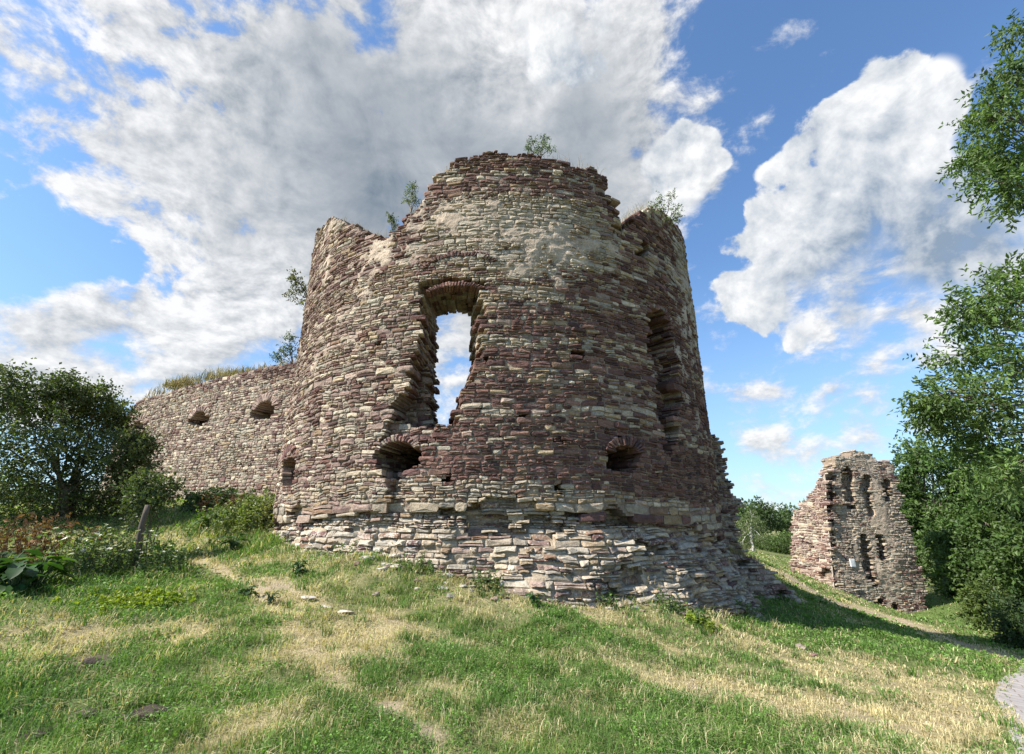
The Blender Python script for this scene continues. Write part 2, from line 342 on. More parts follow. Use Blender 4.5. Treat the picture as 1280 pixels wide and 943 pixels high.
def fields(x, y):
    """dry 0..1, lush with painted tower shade 0..1, bare 0..1 on the meadow"""
    wx = x+(fbm(x*1.3, y*1.3, 41)-.5)*.9; wy = y+(fbm(x*1.3, y*1.3, 57)-.5)*.9
    n = fbm(x*.8, y*.8, 21, 5); n2 = fbm(x*3, y*3, 77, 3)
    dry = splat(wx, wy, DRY)*.80+(n-.50)*1.7+(n2-.5)*1.0
    for T, wd, am in ((T1, .16, .85), (T2, .13, .7), (T3, .9, 1.2), (T4, .5, 1.0)):
        dry = dry+am*np.exp(-(polydist(wx*.6+x*.4, wy*.6+y*.4, T)/wd)**2)
    lush = splat(wx, wy, LUSH_SHADE)
    dry = np.clip(dry-.75*lush+.10, 0, 1)
    dry = np.clip(dry+.9*np.exp(-(polydist(wx, wy, T3)/.75)**2), 0, 1)
    bare = splat(wx*.5+x*.5, wy*.5+y*.5, BARE)+.52*np.exp(-(polydist(wx*.3+x*.7, wy*.3+y*.7, T1)/.11)**2)+.42*np.exp(-(polydist(wx*.3+x*.7, wy*.3+y*.7, T2)/.08)**2)+.8*np.exp(-(polydist(wx, wy, T3)/.5)**2)+.6*np.exp(-(polydist(wx, wy, T4)/.22)**2)
    bare = np.clip((bare+(n2-.5)*.9-.25)*1.5, 0, 1)
    return dry, np.clip(lush, 0, 1), bare
def axis(lo, hi, step, far):
    a = np.arange(lo, hi+1e-6, step); g = []; q = step; x = 0
    while x < far: q *= 1.22; x += q; g.append(x)
    g = np.array(g); return np.concatenate([lo-g[::-1], a, hi+g])
gx = axis(-16, 17, .085, 3500); gy = axis(1.5, 22, .085, 3500)
GX, GY = np.meshgrid(gx, gy); GZ = height(GX, GY)
dry, lush, bare = fields(GX, GY)
cG = np.array([.13, .15, .05]); cD = np.array([.40, .33, .18]); cL = np.array([.09, .15, .035]); cB = np.array([.36, .29, .195])
gcol = cG+(cD-cG)*dry[..., None]; gcol = gcol+(cL-gcol)*(lush*.7)[..., None]; gcol = gcol+(cB-gcol)*bare[..., None]
dark = splat(GX, GY, [(hit(120, 828), .2), (hit(185, 890), .2), (hit(45, 912), .12), (hit(110, 885), .1)])
gcol = gcol+(np.array([.075, .055, .042])-gcol)*np.clip(dark*1.6-.2, 0, .9)[..., None]
ny, nx = GX.shape; I = np.arange(ny*nx).reshape(ny, nx)
GF = np.stack([I[:-1, :-1], I[:-1, 1:], I[1:, 1:], I[1:, :-1]], -1).reshape(-1, 4)
ground = mesh('ground', np.stack([GX, GY, GZ], -1).reshape(-1, 3), GF, M_GROUND, None, np.concatenate([gcol, np.ones(GX.shape+(1,))], -1).reshape(-1, 4), True)
tag(ground, 'sloping meadow of green and straw coloured grass with worn tracks', 'ground', kind='structure')
# paved footpath: strip following the slope
def resample(P, step):
    P = np.array(P); s = np.concatenate([[0], np.cumsum(np.hypot(*np.diff(P, axis=0).T))]); t = np.arange(0, s[-1], step)
    return np.stack([np.interp(t, s, P[:, 0]), np.interp(t, s, P[:, 1])], -1)
pl = resample(PATH_L, .1); pl = pl+((fbm(np.arange(len(pl))*.35, np.zeros(len(pl)), 5)-.5)*.22)[:, None]
cs = np.linspace(0, 1, 26); PX = pl[:, None, 0]+cs*2.6; PY = pl[:, None, 1]-cs*1.2
edge = np.where((cs == 0) | (cs == 1), -.06, .035); PZ = height(PX, PY, True)*.5+height(PX, PY, False)*.5+edge
ny, nx = PX.shape; I = np.arange(ny*nx).reshape(ny, nx)
pth = mesh('footpath', np.stack([PX, PY, PZ], -1).reshape(-1, 3), np.stack([I[:-1, :-1], I[:-1, 1:], I[1:, 1:], I[1:, :-1]], -1).reshape(-1, 4), M_PAVE, None, None, True)
tag(pth, 'grey paved footpath curving up at the right edge of the meadow', 'footpath', kind='structure')

# ------------------------------------------------------------------ masonry
def uzwarp(q):
    """slow wander of the joints, the same for neighbouring stones"""
    u, z = q[..., 0], q[..., 1]
    du = (vnoise(u*3.1, z*3.1, 701)-.5)*.05+(vnoise(u*9, z*9, 703)-.5)*.022; dz_ = (vnoise(u*2.6, z*2.6, 702)-.5)*.055+(vnoise(u*8, z*8, 704)-.5)*.026
    return q+np.stack([du, dz_], -1)
def stones(mb, P, Q, d, ln, col, prot=.03, jit=.012, rs=None, warp=True, rough=1.):
    """Q (N,4,2) corner quads in (u,z) ccw from lower left; d face depth; ln depth of the block"""
    rs = rs or rng; N = len(Q)
    if N == 0: return
    c = Q.mean(1, keepdims=True); sz = np.minimum(np.linalg.norm(Q[:, 1]-Q[:, 0], axis=1), np.linalg.norm(Q[:, 3]-Q[:, 0], axis=1)); s3 = sz[:, None, None]
    nx_ = np.roll(Q, -1, 1); R = np.zeros((N, 8, 2)); R[:, 0::2] = Q+unit2(c-Q)*s3*rs.uniform(.0, .26, (N, 4, 1))*rough; R[:, 1::2] = Q+(nx_-Q)*rs.uniform(.35, .65, (N, 4, 1))
    R = R+rs.uniform(-1, 1, R.shape)*np.minimum(jit, .10*s3)*rough
    if warp: R = uzwarp(R)
    c = R.mean(1, keepdims=True); bev = np.clip(sz*.27, .006, .04)[:, None, None]; inset = R+unit2(c-R)*bev*rs.uniform(.6, 2.2, (N, 8, 1))
    V = np.zeros((N, 25, 3)); pr = np.asarray(prot)*np.ones(N); tilt = rs.uniform(-.10, .10, (N, 2))*rough
    def tl(a): return ((a-c)*tilt[:, None]).sum(-1)
    V[:, 0:8, :2] = R; V[:, 0:8, 2] = (d+ln)[:, None]
    V[:, 8:16, :2] = R; V[:, 8:16, 2] = (d-pr*.25)[:, None]+rs.uniform(-.006, .006, (N, 8))*rough+tl(R)
    V[:, 16:24, :2] = inset; V[:, 16:24, 2] = (d-pr)[:, None]+rs.uniform(-.009, .009, (N, 8))*rough+tl(inset)
    V[:, 24, :2] = c[:, 0]+rs.uniform(-.2, .2, (N, 2))*sz[:, None]*rough; V[:, 24, 2] = d-pr-rs.uniform(-.006, .014, N)*rough
    v = V.reshape(-1, 3); X = P(v[:, 0], v[:, 1], v[:, 2]); b = (np.arange(N)*25)[:, None, None]; k = np.arange(8); k1 = (k+1) % 8
    q4 = np.concatenate([np.stack([k, k1, k1+8, k+8], -1), np.stack([k+8, k1+8, k1+16, k+16], -1)]); q3 = np.stack([k+16, k1+16, np.full(8, 24)], -1)
    cc = np.repeat(col, 25, axis=0).reshape(N, 25, 4).copy(); cc[..., :3] *= rs.uniform(.88, 1.12, (N, 25, 1))
    off = mb.n; mb.add(X, (b+q4).reshape(-1, 4), cc.reshape(-1, 4)); mb.F.setdefault(3, []).append((b+q3).reshape(-1, 3)+off)
def unit2(v): return v/(np.linalg.norm(v, axis=-1, keepdims=True)+1e-9)
def lay(u0, u1, z0, z1, hmin, hmax, asp=(1.3, 3.6), seed=1, wav=.06, split=.28):
    """coursed rubble: list of quads"""
    rs = np.random.default_rng(seed); Qs = []; z = z0
    while z < z1:
        h = rs.uniform(hmin, hmax)*(1.35 if rs.random() < .12 else 1); u = u0-rs.uniform(0, .4)
        while u < u1:
            wd = np.clip(h*rs.uniform(*asp), .12, .75)
            g = rs.uniform(.008, .028)
            def zz(x, zc): return zc+wav*2*(vnoise(np.array([x*.45]), np.array([zc*.35]), seed+5)[0]-.5)+wav*.5*(vnoise(np.array([x*1.7]), np.array([zc*.8]), seed+9)[0]-.5)
            a, b = u+g/2, u+wd-g/2; sk = rs.uniform(-.12, .12)*h
            zl0, zr0, zl1, zr1 = zz(a, z)+g/2, zz(b, z)+g/2, zz(a, z+h)-g/2, zz(b, z+h)-g/2
            if rs.random() < split and h > hmin*1.35:
                k = rs.uniform(.35, .65); ml, mr = zl0+(zl1-zl0)*k, zr0+(zr1-zr0)*k
                Qs.append([(a, zl0), (b, zr0), (b+sk*.5, mr-.006), (a+sk*.5, ml-.006)]); Qs.append([(a+sk*.5, ml+.006), (b+sk*.5, mr+.006), (b+sk, zr1), (a+sk, zl1)])
            else: Qs.append([(a, zl0), (b, zr0), (b+sk, zr1), (a+sk, zl1)])
            u += wd
        z += h
    return np.array(Qs)
def masonry(name, P, u0, u1, z0, z1, D, T, colf, mat, parent, hmin=.09, hmax=.19, asp=(1.3, 3.6), seed=1, prot=(.012, .05), cell=.07, plaster=None, mcol=(.29, .225, .17), skip=0., split=.28, layers=.26):
    rs = np.random.default_rng(seed+100); mb = MB(); Q = lay(u0, u1, z0, z1, hmin, hmax, asp, seed, split=split)
    c = Q.mean(1); d = D(c[:, 0], c[:, 1]); keep = (d < T-.15) & (c[:, 0] > u0) & (c[:, 0] < u1)
    if skip: keep &= rs.random(len(Q)) > skip
    Q, c, d = Q[keep], c[keep], d[keep]
    hw = (Q[:, 1, 0]-Q[:, 0, 0])/2+.09; hh = (Q[:, 3, 1]-Q[:, 0, 1])/2+.09
    dn = np.zeros(len(Q))
    for su, sz in ((1, 0), (-1, 0), (0, 1), (0, -1)): dn = np.maximum(dn, np.minimum(D(c[:, 0]+su*hw, c[:, 1]+sz*hh), T))
    col = colf(c[:, 0], c[:, 1], rs)
    pz = plaster(c[:, 0], c[:, 1]) if plaster else np.zeros(len(Q))
    pr = rs.uniform(prot[0], prot[1], len(Q)); pr[rs.random(len(Q)) < .05] += prot[1]*.9
    stones(mb, P, Q, d, np.full(len(Q), .22), col, pr, rs=rs)
    k = 1
    while True:                                                   # quoins and broken ends through the thickness
        dd = d+layers*k; m = dd < dn-.05
        if not m.any(): break
        q = Q[m]+rs.uniform(-.04, .04, (m.sum(), 1, 2)); cl = colf(c[m, 0], c[m, 1], rs)
        stones(mb, P, q, dd[m], np.full(m.sum(), layers*1.02), cl, .01, .02, rs); k += 1
    # mortar core
    us = np.arange(u0, u1+cell, cell); zs = np.arange(z0, z1+cell, cell); nu, nz = len(us)-1, len(zs)-1
    uc, zc = np.meshgrid((us[:-1]+us[1:])/2, (zs[:-1]+zs[1:])/2); Dc = D(uc, zc)
    for su, sz in ((1, 0), (-1, 0), (0, 1), (0, -1)): Dc = np.maximum(Dc, D(uc+su*.09, zc+sz*.07))
    Dc = np.minimum(Dc, T); solid = Dc < T-.01
    def dz(u, z, base):
        r = base+.014+(fbm(u*5, z*7, seed+3, 3)-.5)*.04
        if plaster: r = r-.040*plaster(u, z)
        return r
    def emit(uu, zz, dd):
        n = len(uu); v = P(uu.ravel(), zz.ravel(), dd.ravel())
        pp = plaster(uu.ravel(), zz.ravel()) if plaster else np.zeros(uu.size)
        t = fbm(uu.ravel()*2.2, zz.ravel()*2.2, seed+31, 4)[:, None]; cc = (np.array(mcol)*(1-pp[:, None])+np.array([.47, .375, .285])*pp[:, None])*(.62+.62*t)
        mb.add(v, np.arange(n*4).reshape(n, 4), np.concatenate([cc, np.full((len(cc), 1), .3)], 1))
    j, i = np.nonzero(solid)
    uu = np.stack([us[i], us[i+1], us[i+1], us[i]], 1); zz = np.stack([zs[j], zs[j], zs[j+1], zs[j+1]], 1); b0 = Dc[j, i][:, None]+np.zeros((1, 4))
    emit(uu, zz, dz(uu, zz, b0)); emit(uu[:, ::-1], zz[:, ::-1], np.full(uu.shape, T))
    for ax in (0, 1):
        A, B = (Dc[:, :-1], Dc[:, 1:]) if ax == 0 else (Dc[:-1], Dc[1:])
        j, i = np.nonzero(np.abs(A-B) > .03); a, b = A[j, i][:, None]+.02, np.maximum(B[j, i][:, None]+.02, 0); one = np.zeros((1, 4))
        dd = np.concatenate([a, a, b, b], 1)
        if ax == 0: uu = us[i+1][:, None]+one; zz = np.stack([zs[j], zs[j+1], zs[j+1], zs[j]], 1)
        else: zz = zs[j+1][:, None]+one; uu = np.stack([us[i], us[i+1], us[i+1], us[i]], 1)
        if len(j): emit(uu, zz, np.minimum(dd, T))
    return mb.build(name, mat, parent)
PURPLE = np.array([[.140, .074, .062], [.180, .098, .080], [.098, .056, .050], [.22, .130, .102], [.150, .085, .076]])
GREY = np.array([[.42, .345, .26], [.36, .305, .235], [.50, .42, .32], [.29, .25, .20], [.38, .335, .265], [.46, .375, .27]])
TAN = np.array([[.33, .245, .155], [.27, .19, .12], [.38, .29, .19], [.25, .16, .11]])
PINK = np.array([[.33, .24, .195], [.27, .19, .16], [.37, .28, .225], [.24, .165, .14]])
def pick(p_purple, p_tan, p_pink, rs, smear):
    n = len(p_purple); r = rs.random(n); k = lambda A: A[rs.integers(0, len(A), n)]
    c = k(GREY); m = r < p_purple+p_tan+p_pink; c[m] = k(PINK)[m]; m = r < p_purple+p_tan; c[m] = k(TAN)[m]; m = r < p_purple; c[m] = k(PURPLE)[m]
    c = c*rs.uniform(.78, 1.18, (n, 1)); return np.concatenate([c, np.clip(smear, 0, 1)[:, None]], 1)
def voussoirs(name, P, uc, zc, ru, rz, th, a0, a1, n, T0, ln, colA, mat, parent, prot=.04, seed=3):
    """an arch of stones set on edge"""
    rs = np.random.default_rng(seed); a = np.linspace(R_(a0), R_(a1), n+1); Q = []
    for i in range(n):
        t = th*rs.uniform(.8, 1.15); g = .004/max(ru, .1); s, e = a[i]+g, a[i+1]-g
        pt = lambda an, k: (uc+(ru+k)*math.cos(an), zc+(rz+k)*math.sin(an))
        Q.append([pt(e, 0), pt(s, 0), pt(s, t), pt(e, t)])
    Q = np.array(Q); col = np.concatenate([colA[rs.integers(0, len(colA), n)]*rs.uniform(.75, 1.2, (n, 1)), np.full((n, 1), .35)], 1)
    mb = MB(); stones(mb, P, Q, np.full(n, T0), np.full(n, ln), col, prot*rs.uniform(.6, 1.4, n), .006, rs, False); return mb.build(name, mat, parent)

# ------------------------------------------------------------------ round tower
def tow(px, py):
    d = ray(px, py); a = d[0]**2+d[1]**2; b = d[0]*TC[0]+d[1]*TC[1]; c = TC@TC-TR*TR; q = b*b-a*c
    t = (b-math.sqrt(max(q, 0)))/a; x, y = d[0]*t-TC[0], d[1]*t-TC[1]
    return TR*math.atan2(x, -y), EYE+d[2]*t
def towl(l): return [tow(*q) for q in l]
WIN_U = tow(566, 430)[0]
def P_tower(u, z, d):
    ph = u/TR - np.exp(-((u-WIN_U)/1.6)**2)*.050*d+np.where(u > 3, .0, .0); r = TR-d
    bulge = .05*(fbm(u*.5, z*.5, 11)-.5)*2
    r = r+bulge
    return np.stack([TC[0]+r*np.sin(ph), TC[1]-r*np.cos(ph), z], 1)
TOP = towl([(389, 300), (396, 282), (410, 275), (430, 277), (447, 284), (462, 292), (474, 302), (482, 300), (489, 291), (500, 279), (508, 265), (520, 257), (530, 246), (538, 235), (548, 220), (560, 208), (575, 200), (600, 194), (640, 191), (665, 193), (700, 200), (735, 210), (755, 218), (767, 235), (770, 303), (776, 303), (780, 290), (788, 280), (800, 269), (812, 259), (825, 264), (840, 275), (851, 288), (858, 303)])
TOP = sorted([t for t in TOP]); TOPU = np.array([t[0] for t in TOP]); TOPZ = np.array([t[1] for t in TOP])
TOPU = np.concatenate([[-13.5, -11.5, TOPU[0]-.3], TOPU, [TOPU[-1]+.5, TOPU[-1]+1.2, 11, 13.5]]); TOPZ = np.concatenate([[7.2, 9.6, TOPZ[0]-.1], TOPZ, [TOPZ[-1]-.5, 6.5, 3.6, 2.6]])
LED = sorted(towl([(352, 648), (400, 645), (440, 641), (500, 637), (560, 634), (620, 635), (700, 639), (760, 643), (820, 650), (870, 660), (893, 668)]))
LEDU = np.array([t[0] for t in LED]); LEDZ = np.array([t[1] for t in LED])
def zled(u): return np.interp(u, LEDU, LEDZ)
TWT = 1.75
OPEN = [  # carved shapes: outline on the outer face, depth of the cut
    (towl([(527, 354), (540, 350), (575, 349), (604, 352), (606, 362), (603, 378), (601, 440), (596, 452), (588, 476), (574, 498), (569, 530), (540, 530), (528, 500), (524, 440), (525, 395)]), 9.),
    (towl([(526, 405), (520, 430), (515, 450), (511, 470), (507, 490), (490, 506), (485, 520), (515, 529), (544, 531), (530, 500), (526, 430)]), .85),
    (towl([(490, 519), (548, 529), (540, 550), (505, 547), (478, 550)]), .22),
    (towl([(466, 562), (477, 551), (500, 547), (520, 550), (522, 565), (521, 582), (507, 588), (480, 592), (470, 585)]), 9.),
    (towl([(472, 584), (507, 586), (503, 606), (492, 616), (480, 602)]), .45),
    (towl([(484, 604), (503, 604), (500, 640), (490, 640)]), .18),
    (towl([(763, 587), (763, 562), (775, 558), (793, 558), (801, 567), (800, 580), (788, 588)]), 9.),
    (towl([(770, 546), (784, 546), (785, 558), (770, 558)]), .25),
    (towl([(809, 390), (820, 386), (833, 394), (840, 410), (841, 440), (812, 436)]), 9.),
    (towl([(812, 434), (841, 438), (850, 455), (845, 478), (853, 500), (846, 520), (848, 545), (838, 568), (828, 560), (831, 535), (818, 515), (823, 492), (812, 470)]), .5),
    (towl([(354, 606), (355, 582), (361, 571), (370, 573), (368, 603)]), 1.0),
    (towl([(797, 303), (806, 301), (812, 310), (810, 323), (797, 321)]), .6),
    (towl([(385, 648), (450, 646), (452, 642), (386, 642)]), .0)]
_pl = [(473, 430), (445, 454), (481, 490), (433, 499), (392, 510), (454, 558), (413, 566), (622, 480), (626, 548), (642, 608), (608, 447), (679, 483), (700, 551), (716, 329), (708, 274), (552, 263), (655, 520), (590, 575), (560, 600), (735, 600), (745, 420), (665, 420), (700, 610), (420, 400), (450, 380), (640, 300), (820, 590), (845, 600), (600, 510), (800, 480), (755, 360), (510, 330), (430, 620)]
HOLES = [tow(*q)+(.05,) for q in _pl[::2]]+[tow(724, 443)+(.08,)]
def D_open(u, z, top, T):
    d = np.zeros(np.shape(u))
    for poly, dep in OPEN:
        d = np.maximum(d, np.where(inpoly(u, z, poly), min(dep, T+1), 0))
    for hu, hz_, hs in HOLES: d = np.maximum(d, np.where((np.abs(u-hu) < hs) & (np.abs(z-hz_) < hs*.9), .45, 0))
    return d
def D_tower(u, z):
    u = np.asarray(u, float); z = np.asarray(z, float)
    d = D_open(u, z, TOPZ, TWT)
    zt = np.interp(u, TOPU, TOPZ)+(vnoise(u*2.3, np.zeros_like(u), 91)-.5)*.22
    return np.where((z > zt) | (z < zled(u)-.06+.34*sstep(.52, .80, vnoise(u*1.15, np.ones_like(u), 15))+(vnoise(u*4, np.ones_like(u), 16)-.5)*.12) | (np.abs(u) > 13.4), TWT+1, d)
def C_tower(u, z, rs):
    t = (z-1.6)/9.0; n = fbm(u*.55, z*.9, 61, 4); n2 = fbm(u*.25+3, z*.35, 77, 3); bn = fbm(u*.12, z*2.6, 35, 3)
    right = sstep(-2.8, -.6, u)
    p = .17+.58*right*sstep(.80, .55, t)-.30*sstep(5.6, 7.2, u)*sstep(.3, .5, t)+(n-.5)*(.7+.4*right)+(bn-.5)*(.5+1.0*right)+.75*sstep(np.interp(u, TOPU, TOPZ)-1.5, np.interp(u, TOPU, TOPZ)-.7, z+1.2*(n-.5))*sstep(-4.5, -2.5, u)
    p = p+.35*right*np.exp(-((t-.13)/.08)**2)
    zone = np.exp(-((u-.4)/2.4)**2)*np.exp(-((t-.75)/.16)**2)             # pale plastered belt under the top
    p = p-.55*zone; p = p-.75*np.exp(-((z-zled(u)-.28)/.26)**2)               # pale big blocks over the ledge
    tan = .10+.22*np.exp(-((z-zled(u)-.28)/.26)**2)*right+.12*zone
    pk = .34*(1-right)+.08
    smear = .20+.4*(n2-.5)+.45*zone
    return pick(np.clip(p, .04, .93), tan, pk, rs, smear)
def PL_tower(u, z):
    t = (z-1.6)/9.0; n = .55*fbm(u*.9, z*.9, 23, 4)+.45*fbm(u*3.2, z*3.2, 29, 3)
    a = np.exp(-((u-.2)/2.8)**2)*np.exp(-((t-.74)/.15)**2)*1.15+np.exp(-((u-6.6)/1.4)**2)*np.exp(-((t-.62)/.25)**2)*.9+.30*sstep(-1.5, -4, u)*sstep(.35, .6, t)
    return np.clip((a*.90+(n-.5)*3.8-.50)*1.6, 0, 1)*(.75+.5*vnoise(u*6, z*9, 37))
tower = thing('round_tower', (TC[0], TC[1]-TR, 1.0), 'tall ruined round tower of purple and pale rubble stone with a tall see-through window gap', 'ruined tower')
masonry('wall', P_tower, -13.4, 13.4, .9, 11.8, D_tower, TWT, C_tower, M_STONE, tower, .045, .135, (1.2, 3.8), 4, (.004, .030), .06, PL_tower, split=.22)
# rough foundation under the ledge
FU = np.array([-11, -8.2, -7.2, -5, -3, 0, 3, 5, 6.5, 8, 11]); FZ = None
def P_found(u, z, d):
    dz_ = np.maximum(zled(u)-z, 0)
    slope = np.interp(u, [-9, -6, -3, 0, 3, 6, 9], [.18, .24, .34, .42, .42, .45, .5])
    r = TR-.17+(fbm(u*2.4, z*3.0, 57, 3)-.5)*.20*sstep(.1, .5, dz_)+np.minimum(dz_, .35)*.35+np.maximum(dz_-.3, 0)*slope+(fbm(u*.9, z*1.2, 55, 4)-.5)*.42*sstep(.0, .5, dz_)+.10*np.sin(u*1.3)*sstep(.3, 1, dz_)-d
    ph = u/TR; return np.stack([TC[0]+r*np.sin(ph), TC[1]-r*np.cos(ph), z], 1)
def D_found(u, z):
    u = np.asarray(u, float); z = np.asarray(z, float); q = fbm(u*1.1, z*2.0, 73, 3)
    d = np.where(q > .66, .22, 0.); d = np.where(inpoly(u, z, [(tow(742, 655)[0], 1.55), (tow(800, 655)[0], 1.45), (tow(800, 655)[0], 1.75), (tow(742, 655)[0], 1.85)]), .4, d)
    return np.where((z > zled(u)+.36), 3, d)
def C_found(u, z, rs):
    n = fbm(u*.5, z*.9, 81, 4); p = .10+.14*sstep(1, 5, u)+(n-.5)*.6
    return pick(np.clip(p, .03, .6), np.full(len(u), .12), np.full(len(u), .2), rs, .35+.5*(n-.3))
masonry('foundation', P_found, -11, 11, -1.6, 2.3, D_found, 1.2, C_found, M_PALE, tower, .04, .14, (1.1, 4.6), 14, (.005, .085), .08, None, (.38, .31, .225), .06)
# closed boxes added behind the openings to keep light out of them
for px, py, w_, h0, h1 in [(495, 570, 1.0, -.9, .7), (782, 572, .8, -.7, .7), (826, 412, .8, -.8, 1.0)]:
    u, z = tow(px, py); cb = MB(); d0, d1 = TWT-.15, TWT+2.2
    q = [(u-w_, z+h0, d0), (u+w_, z+h0, d0), (u+w_, z+h1, d0), (u-w_, z+h1, d0), (u-w_*.7, z+h0, d1), (u+w_*.7, z+h0, d1), (u+w_*.7, z+h1, d1), (u-w_*.7, z+h1, d1)]
    V = []
    for t_ in (0, .22):
        for k, (a, b, c) in enumerate(q): V.append((a+np.sign(a-u)*t_, b+np.sign(b-z)*t_, c+(t_ if k > 3 else 0)))
    V = np.array(V); F = np.array([[0, 1, 5, 4], [2, 3, 7, 6], [1, 2, 6, 5], [3, 0, 4, 7], [4, 5, 6, 7]]); F = np.concatenate([F, F[:, ::-1]+8, [[0, 8, 9, 1], [1, 9, 10, 2], [2, 10, 11, 3], [3, 11, 8, 0]]])
    cb.add(P_tower(V[:, 0], V[:, 1], V[:, 2]), F, (.27, .21, .17, .2)); cb.build('added_backing_box', M_STONE, tower)
# arches of stones set on edge over the openings
u, z = tow(567, 372); voussoirs('window_arch', P_tower, u, z+.16, .60, .13, .13, 12, 168, 24, 0, .28, PURPLE*1.2, M_STONE, tower, .03, 5)  # only dark stone here, standing in for the shade under the arch
u, z = tow(568, 330); voussoirs('relieving_arch', P_tower, u+.05, z-.22, .95, .40, .17, 28, 152, 26, 0, .2, PURPLE, M_STONE, tower, .04, 6)
u, z = tow(494, 563); voussoirs('loophole_arch', P_tower, u+.03, z-.04, .42, .22, .15, 15, 170, 15, 0, .9, np.concatenate([GREY*.85, PINK, PURPLE*1.5]), M_STONE, tower, .03, 7)
u, z = tow(782, 567); voussoirs('loophole_arch', P_tower, u, z, .33, .16, .24, 8, 172, 14, 0, .9, PURPLE*1.25, M_STONE, tower, .05, 8)
u, z = tow(826, 405); voussoirs('window_arch', P_tower, u, z, .62, .42, .13, 25, 165, 16, 0, .8, np.concatenate([GREY*.8, PINK, PURPLE*1.3]), M_STONE, tower, .025, 9)
u, z = tow(361, 580); voussoirs('loophole_arch', P_tower, u, z+.05, .42, .25, .24, 8, 172, 12, 0, .8, PURPLE*1.3, M_STONE, tower, .05, 10)

# ------------------------------------------------------------------ straight walls
def planar(A, B, lean=0., bul=.06, seed=5, taper=None):
    A = np.array(A, float); B = np.array(B, float); L = np.linalg.norm(B-A); e = (B-A)/L; nrm = np.array([e[1], -e[0]])   # outward normal
    if nrm@(-A) < 0: nrm = -nrm
    def P(u, z, d):
        b = bul*(fbm(np.asarray(u)*.5, np.asarray(z)*.5, seed)-.5)*2
        xy = A+np.asarray(u)[:, None]*e-(np.asarray(d)-b+lean*np.asarray(z))[:, None]*nrm
        return np.concatenate([xy, np.asarray(z)[:, None]], 1)
    def uz(px, py):
        d = ray(px, py); t = (A@nrm)/(d[:2]@nrm); p = d[:2]*t; return float((p-A)@e), EYE+d[2]*t
    return P, uz, L
# curtain wall running back from the left flank of the tower
CA, CB = (-5.9, 16.2), (-23.6, 26.3)
P_c, uz_c, L_c = planar(CA, CB, 0, .12, 6)
ctop = sorted([uz_c(*q) for q in [(368, 452), (352, 455), (338, 458), (318, 461), (300, 464), (280, 467), (260, 470), (238, 474), (215, 478), (198, 483), (186, 491), (176, 500), (168, 508), (161, 517)]])
CTU = np.array([0]+[q[0] for q in ctop]); CTZ = np.array([ctop[0][1]]+[q[1] for q in ctop])
def pl_poly(uz, l): return [uz(*q) for q in l]
C_OP = [(pl_poly(uz_c, [(312, 522), (313, 510), (320, 502), (331, 499), (341, 502), (344, 513), (340, 522), (326, 524)]), 1.3),
        (pl_poly(uz_c, [(235, 530), (236, 520), (243, 514), (252, 512), (261, 515), (262, 527), (250, 533), (240, 533)]), 1.3),
        (pl_poly(uz_c, [(168, 538), (169, 529), (174, 526), (179, 530), (179, 538)]), 1.0),
        (pl_poly(uz_c, [(231, 625), (233, 619), (247, 617), (247, 624)]), .7)]
C_HO = [uz_c(*q) for q in [(270, 560), (300, 580), (220, 560), (330, 560), (290, 540), (200, 545), (250, 590), (345, 545)]]
def D_c(u, z):
    u = np.asarray(u, float); z = np.asarray(z, float); d = np.zeros(u.shape)
    for p, q in C_OP: d = np.maximum(d, np.where(inpoly(u, z, p), q, 0))
    for a, b in C_HO: d = np.maximum(d, np.where((np.abs(u-a) < .08) & (np.abs(z-b) < .07), .4, 0))
    zt = np.interp(u, CTU, CTZ)+(vnoise(u*2, np.zeros_like(u), 19)-.5)*.2
    return np.where((z > zt) | (u < .0) | (u > L_c), 3, d)
def C_c(u, z, rs):
    zt = np.interp(u, CTU, CTZ); n = fbm(u*.4, z*.7, 83, 4)
    p = .07+.45*sstep(zt-.9, zt-.4, z)+(n-.5)*.5
    return pick(np.clip(p, .04, .9), np.full(len(u), .08), np.full(len(u), .32), rs, np.full(len(u), .35))
cw = thing('curtain_wall', (CA[0], CA[1], 1.8), 'long ruined rubble wall with small arched embrasures running left from the tower', 'ruined wall')
masonry('wall', P_c, 0, L_c, 1.2, 8.2, D_c, 1.5, C_c, M_STONE, cw, .08, .19, (1.0, 2.7), 24, (.005, .035), .1, None, (.30, .25, .19))
for px, py, r in [(329, 512, .62), (249, 524, .62), (174, 533, .5)]:
    u, z = uz_c(px, py); voussoirs('embrasure_arch', P_c, u, z-.02, r*1.05, r*.62, .36, 10, 170, 13, 0, .8, PINK*1.1, M_STONE, cw, .06, px)
# stub of wall behind the right flank of the tower
SA, SB = (5.0, 15.6), (9.6, 14.9)
P_s, uz_s, L_s = planar(SA, SB, 0, .12, 8)
stop_ = pl_poly(uz_s, [(872, 540), (889, 544), (901, 550), (907, 570), (910, 590), (916, 612), (924, 622), (925, 640), (922, 655), (926, 672), (932, 690), (938, 700)])
def D_s(u, z):
    u = np.asarray(u, float); z = np.asarray(z, float); j = (vnoise(z*6, np.zeros_like(z), 5)-.5)*.16
    return np.where(inpoly(u+j, z, [(-.5, -3), (-.5, 4.6)]+stop_+[(stop_[-1][0]+.1, -3)]), 0, 3.)
def C_s(u, z, rs):
    n = fbm(u*.8, z*.8, 87, 4); return pick(np.clip(.28+(n-.5)*.9, .05, .8), np.full(len(u), .1), np.full(len(u), .25), rs, np.full(len(u), .45))
sw = thing('broken_wall', (SA[0]+1, SA[1], 0), 'narrow stepped stub of broken wall behind the right flank of the round tower', 'ruined wall')
masonry('wall', P_s, 0, L_s, -1.8, 4.7, D_s, 1.3, C_s, M_STONE, sw, .08, .16, (1.3, 3.2), 34, (.015, .06), .08, None, (.40, .35, .28))
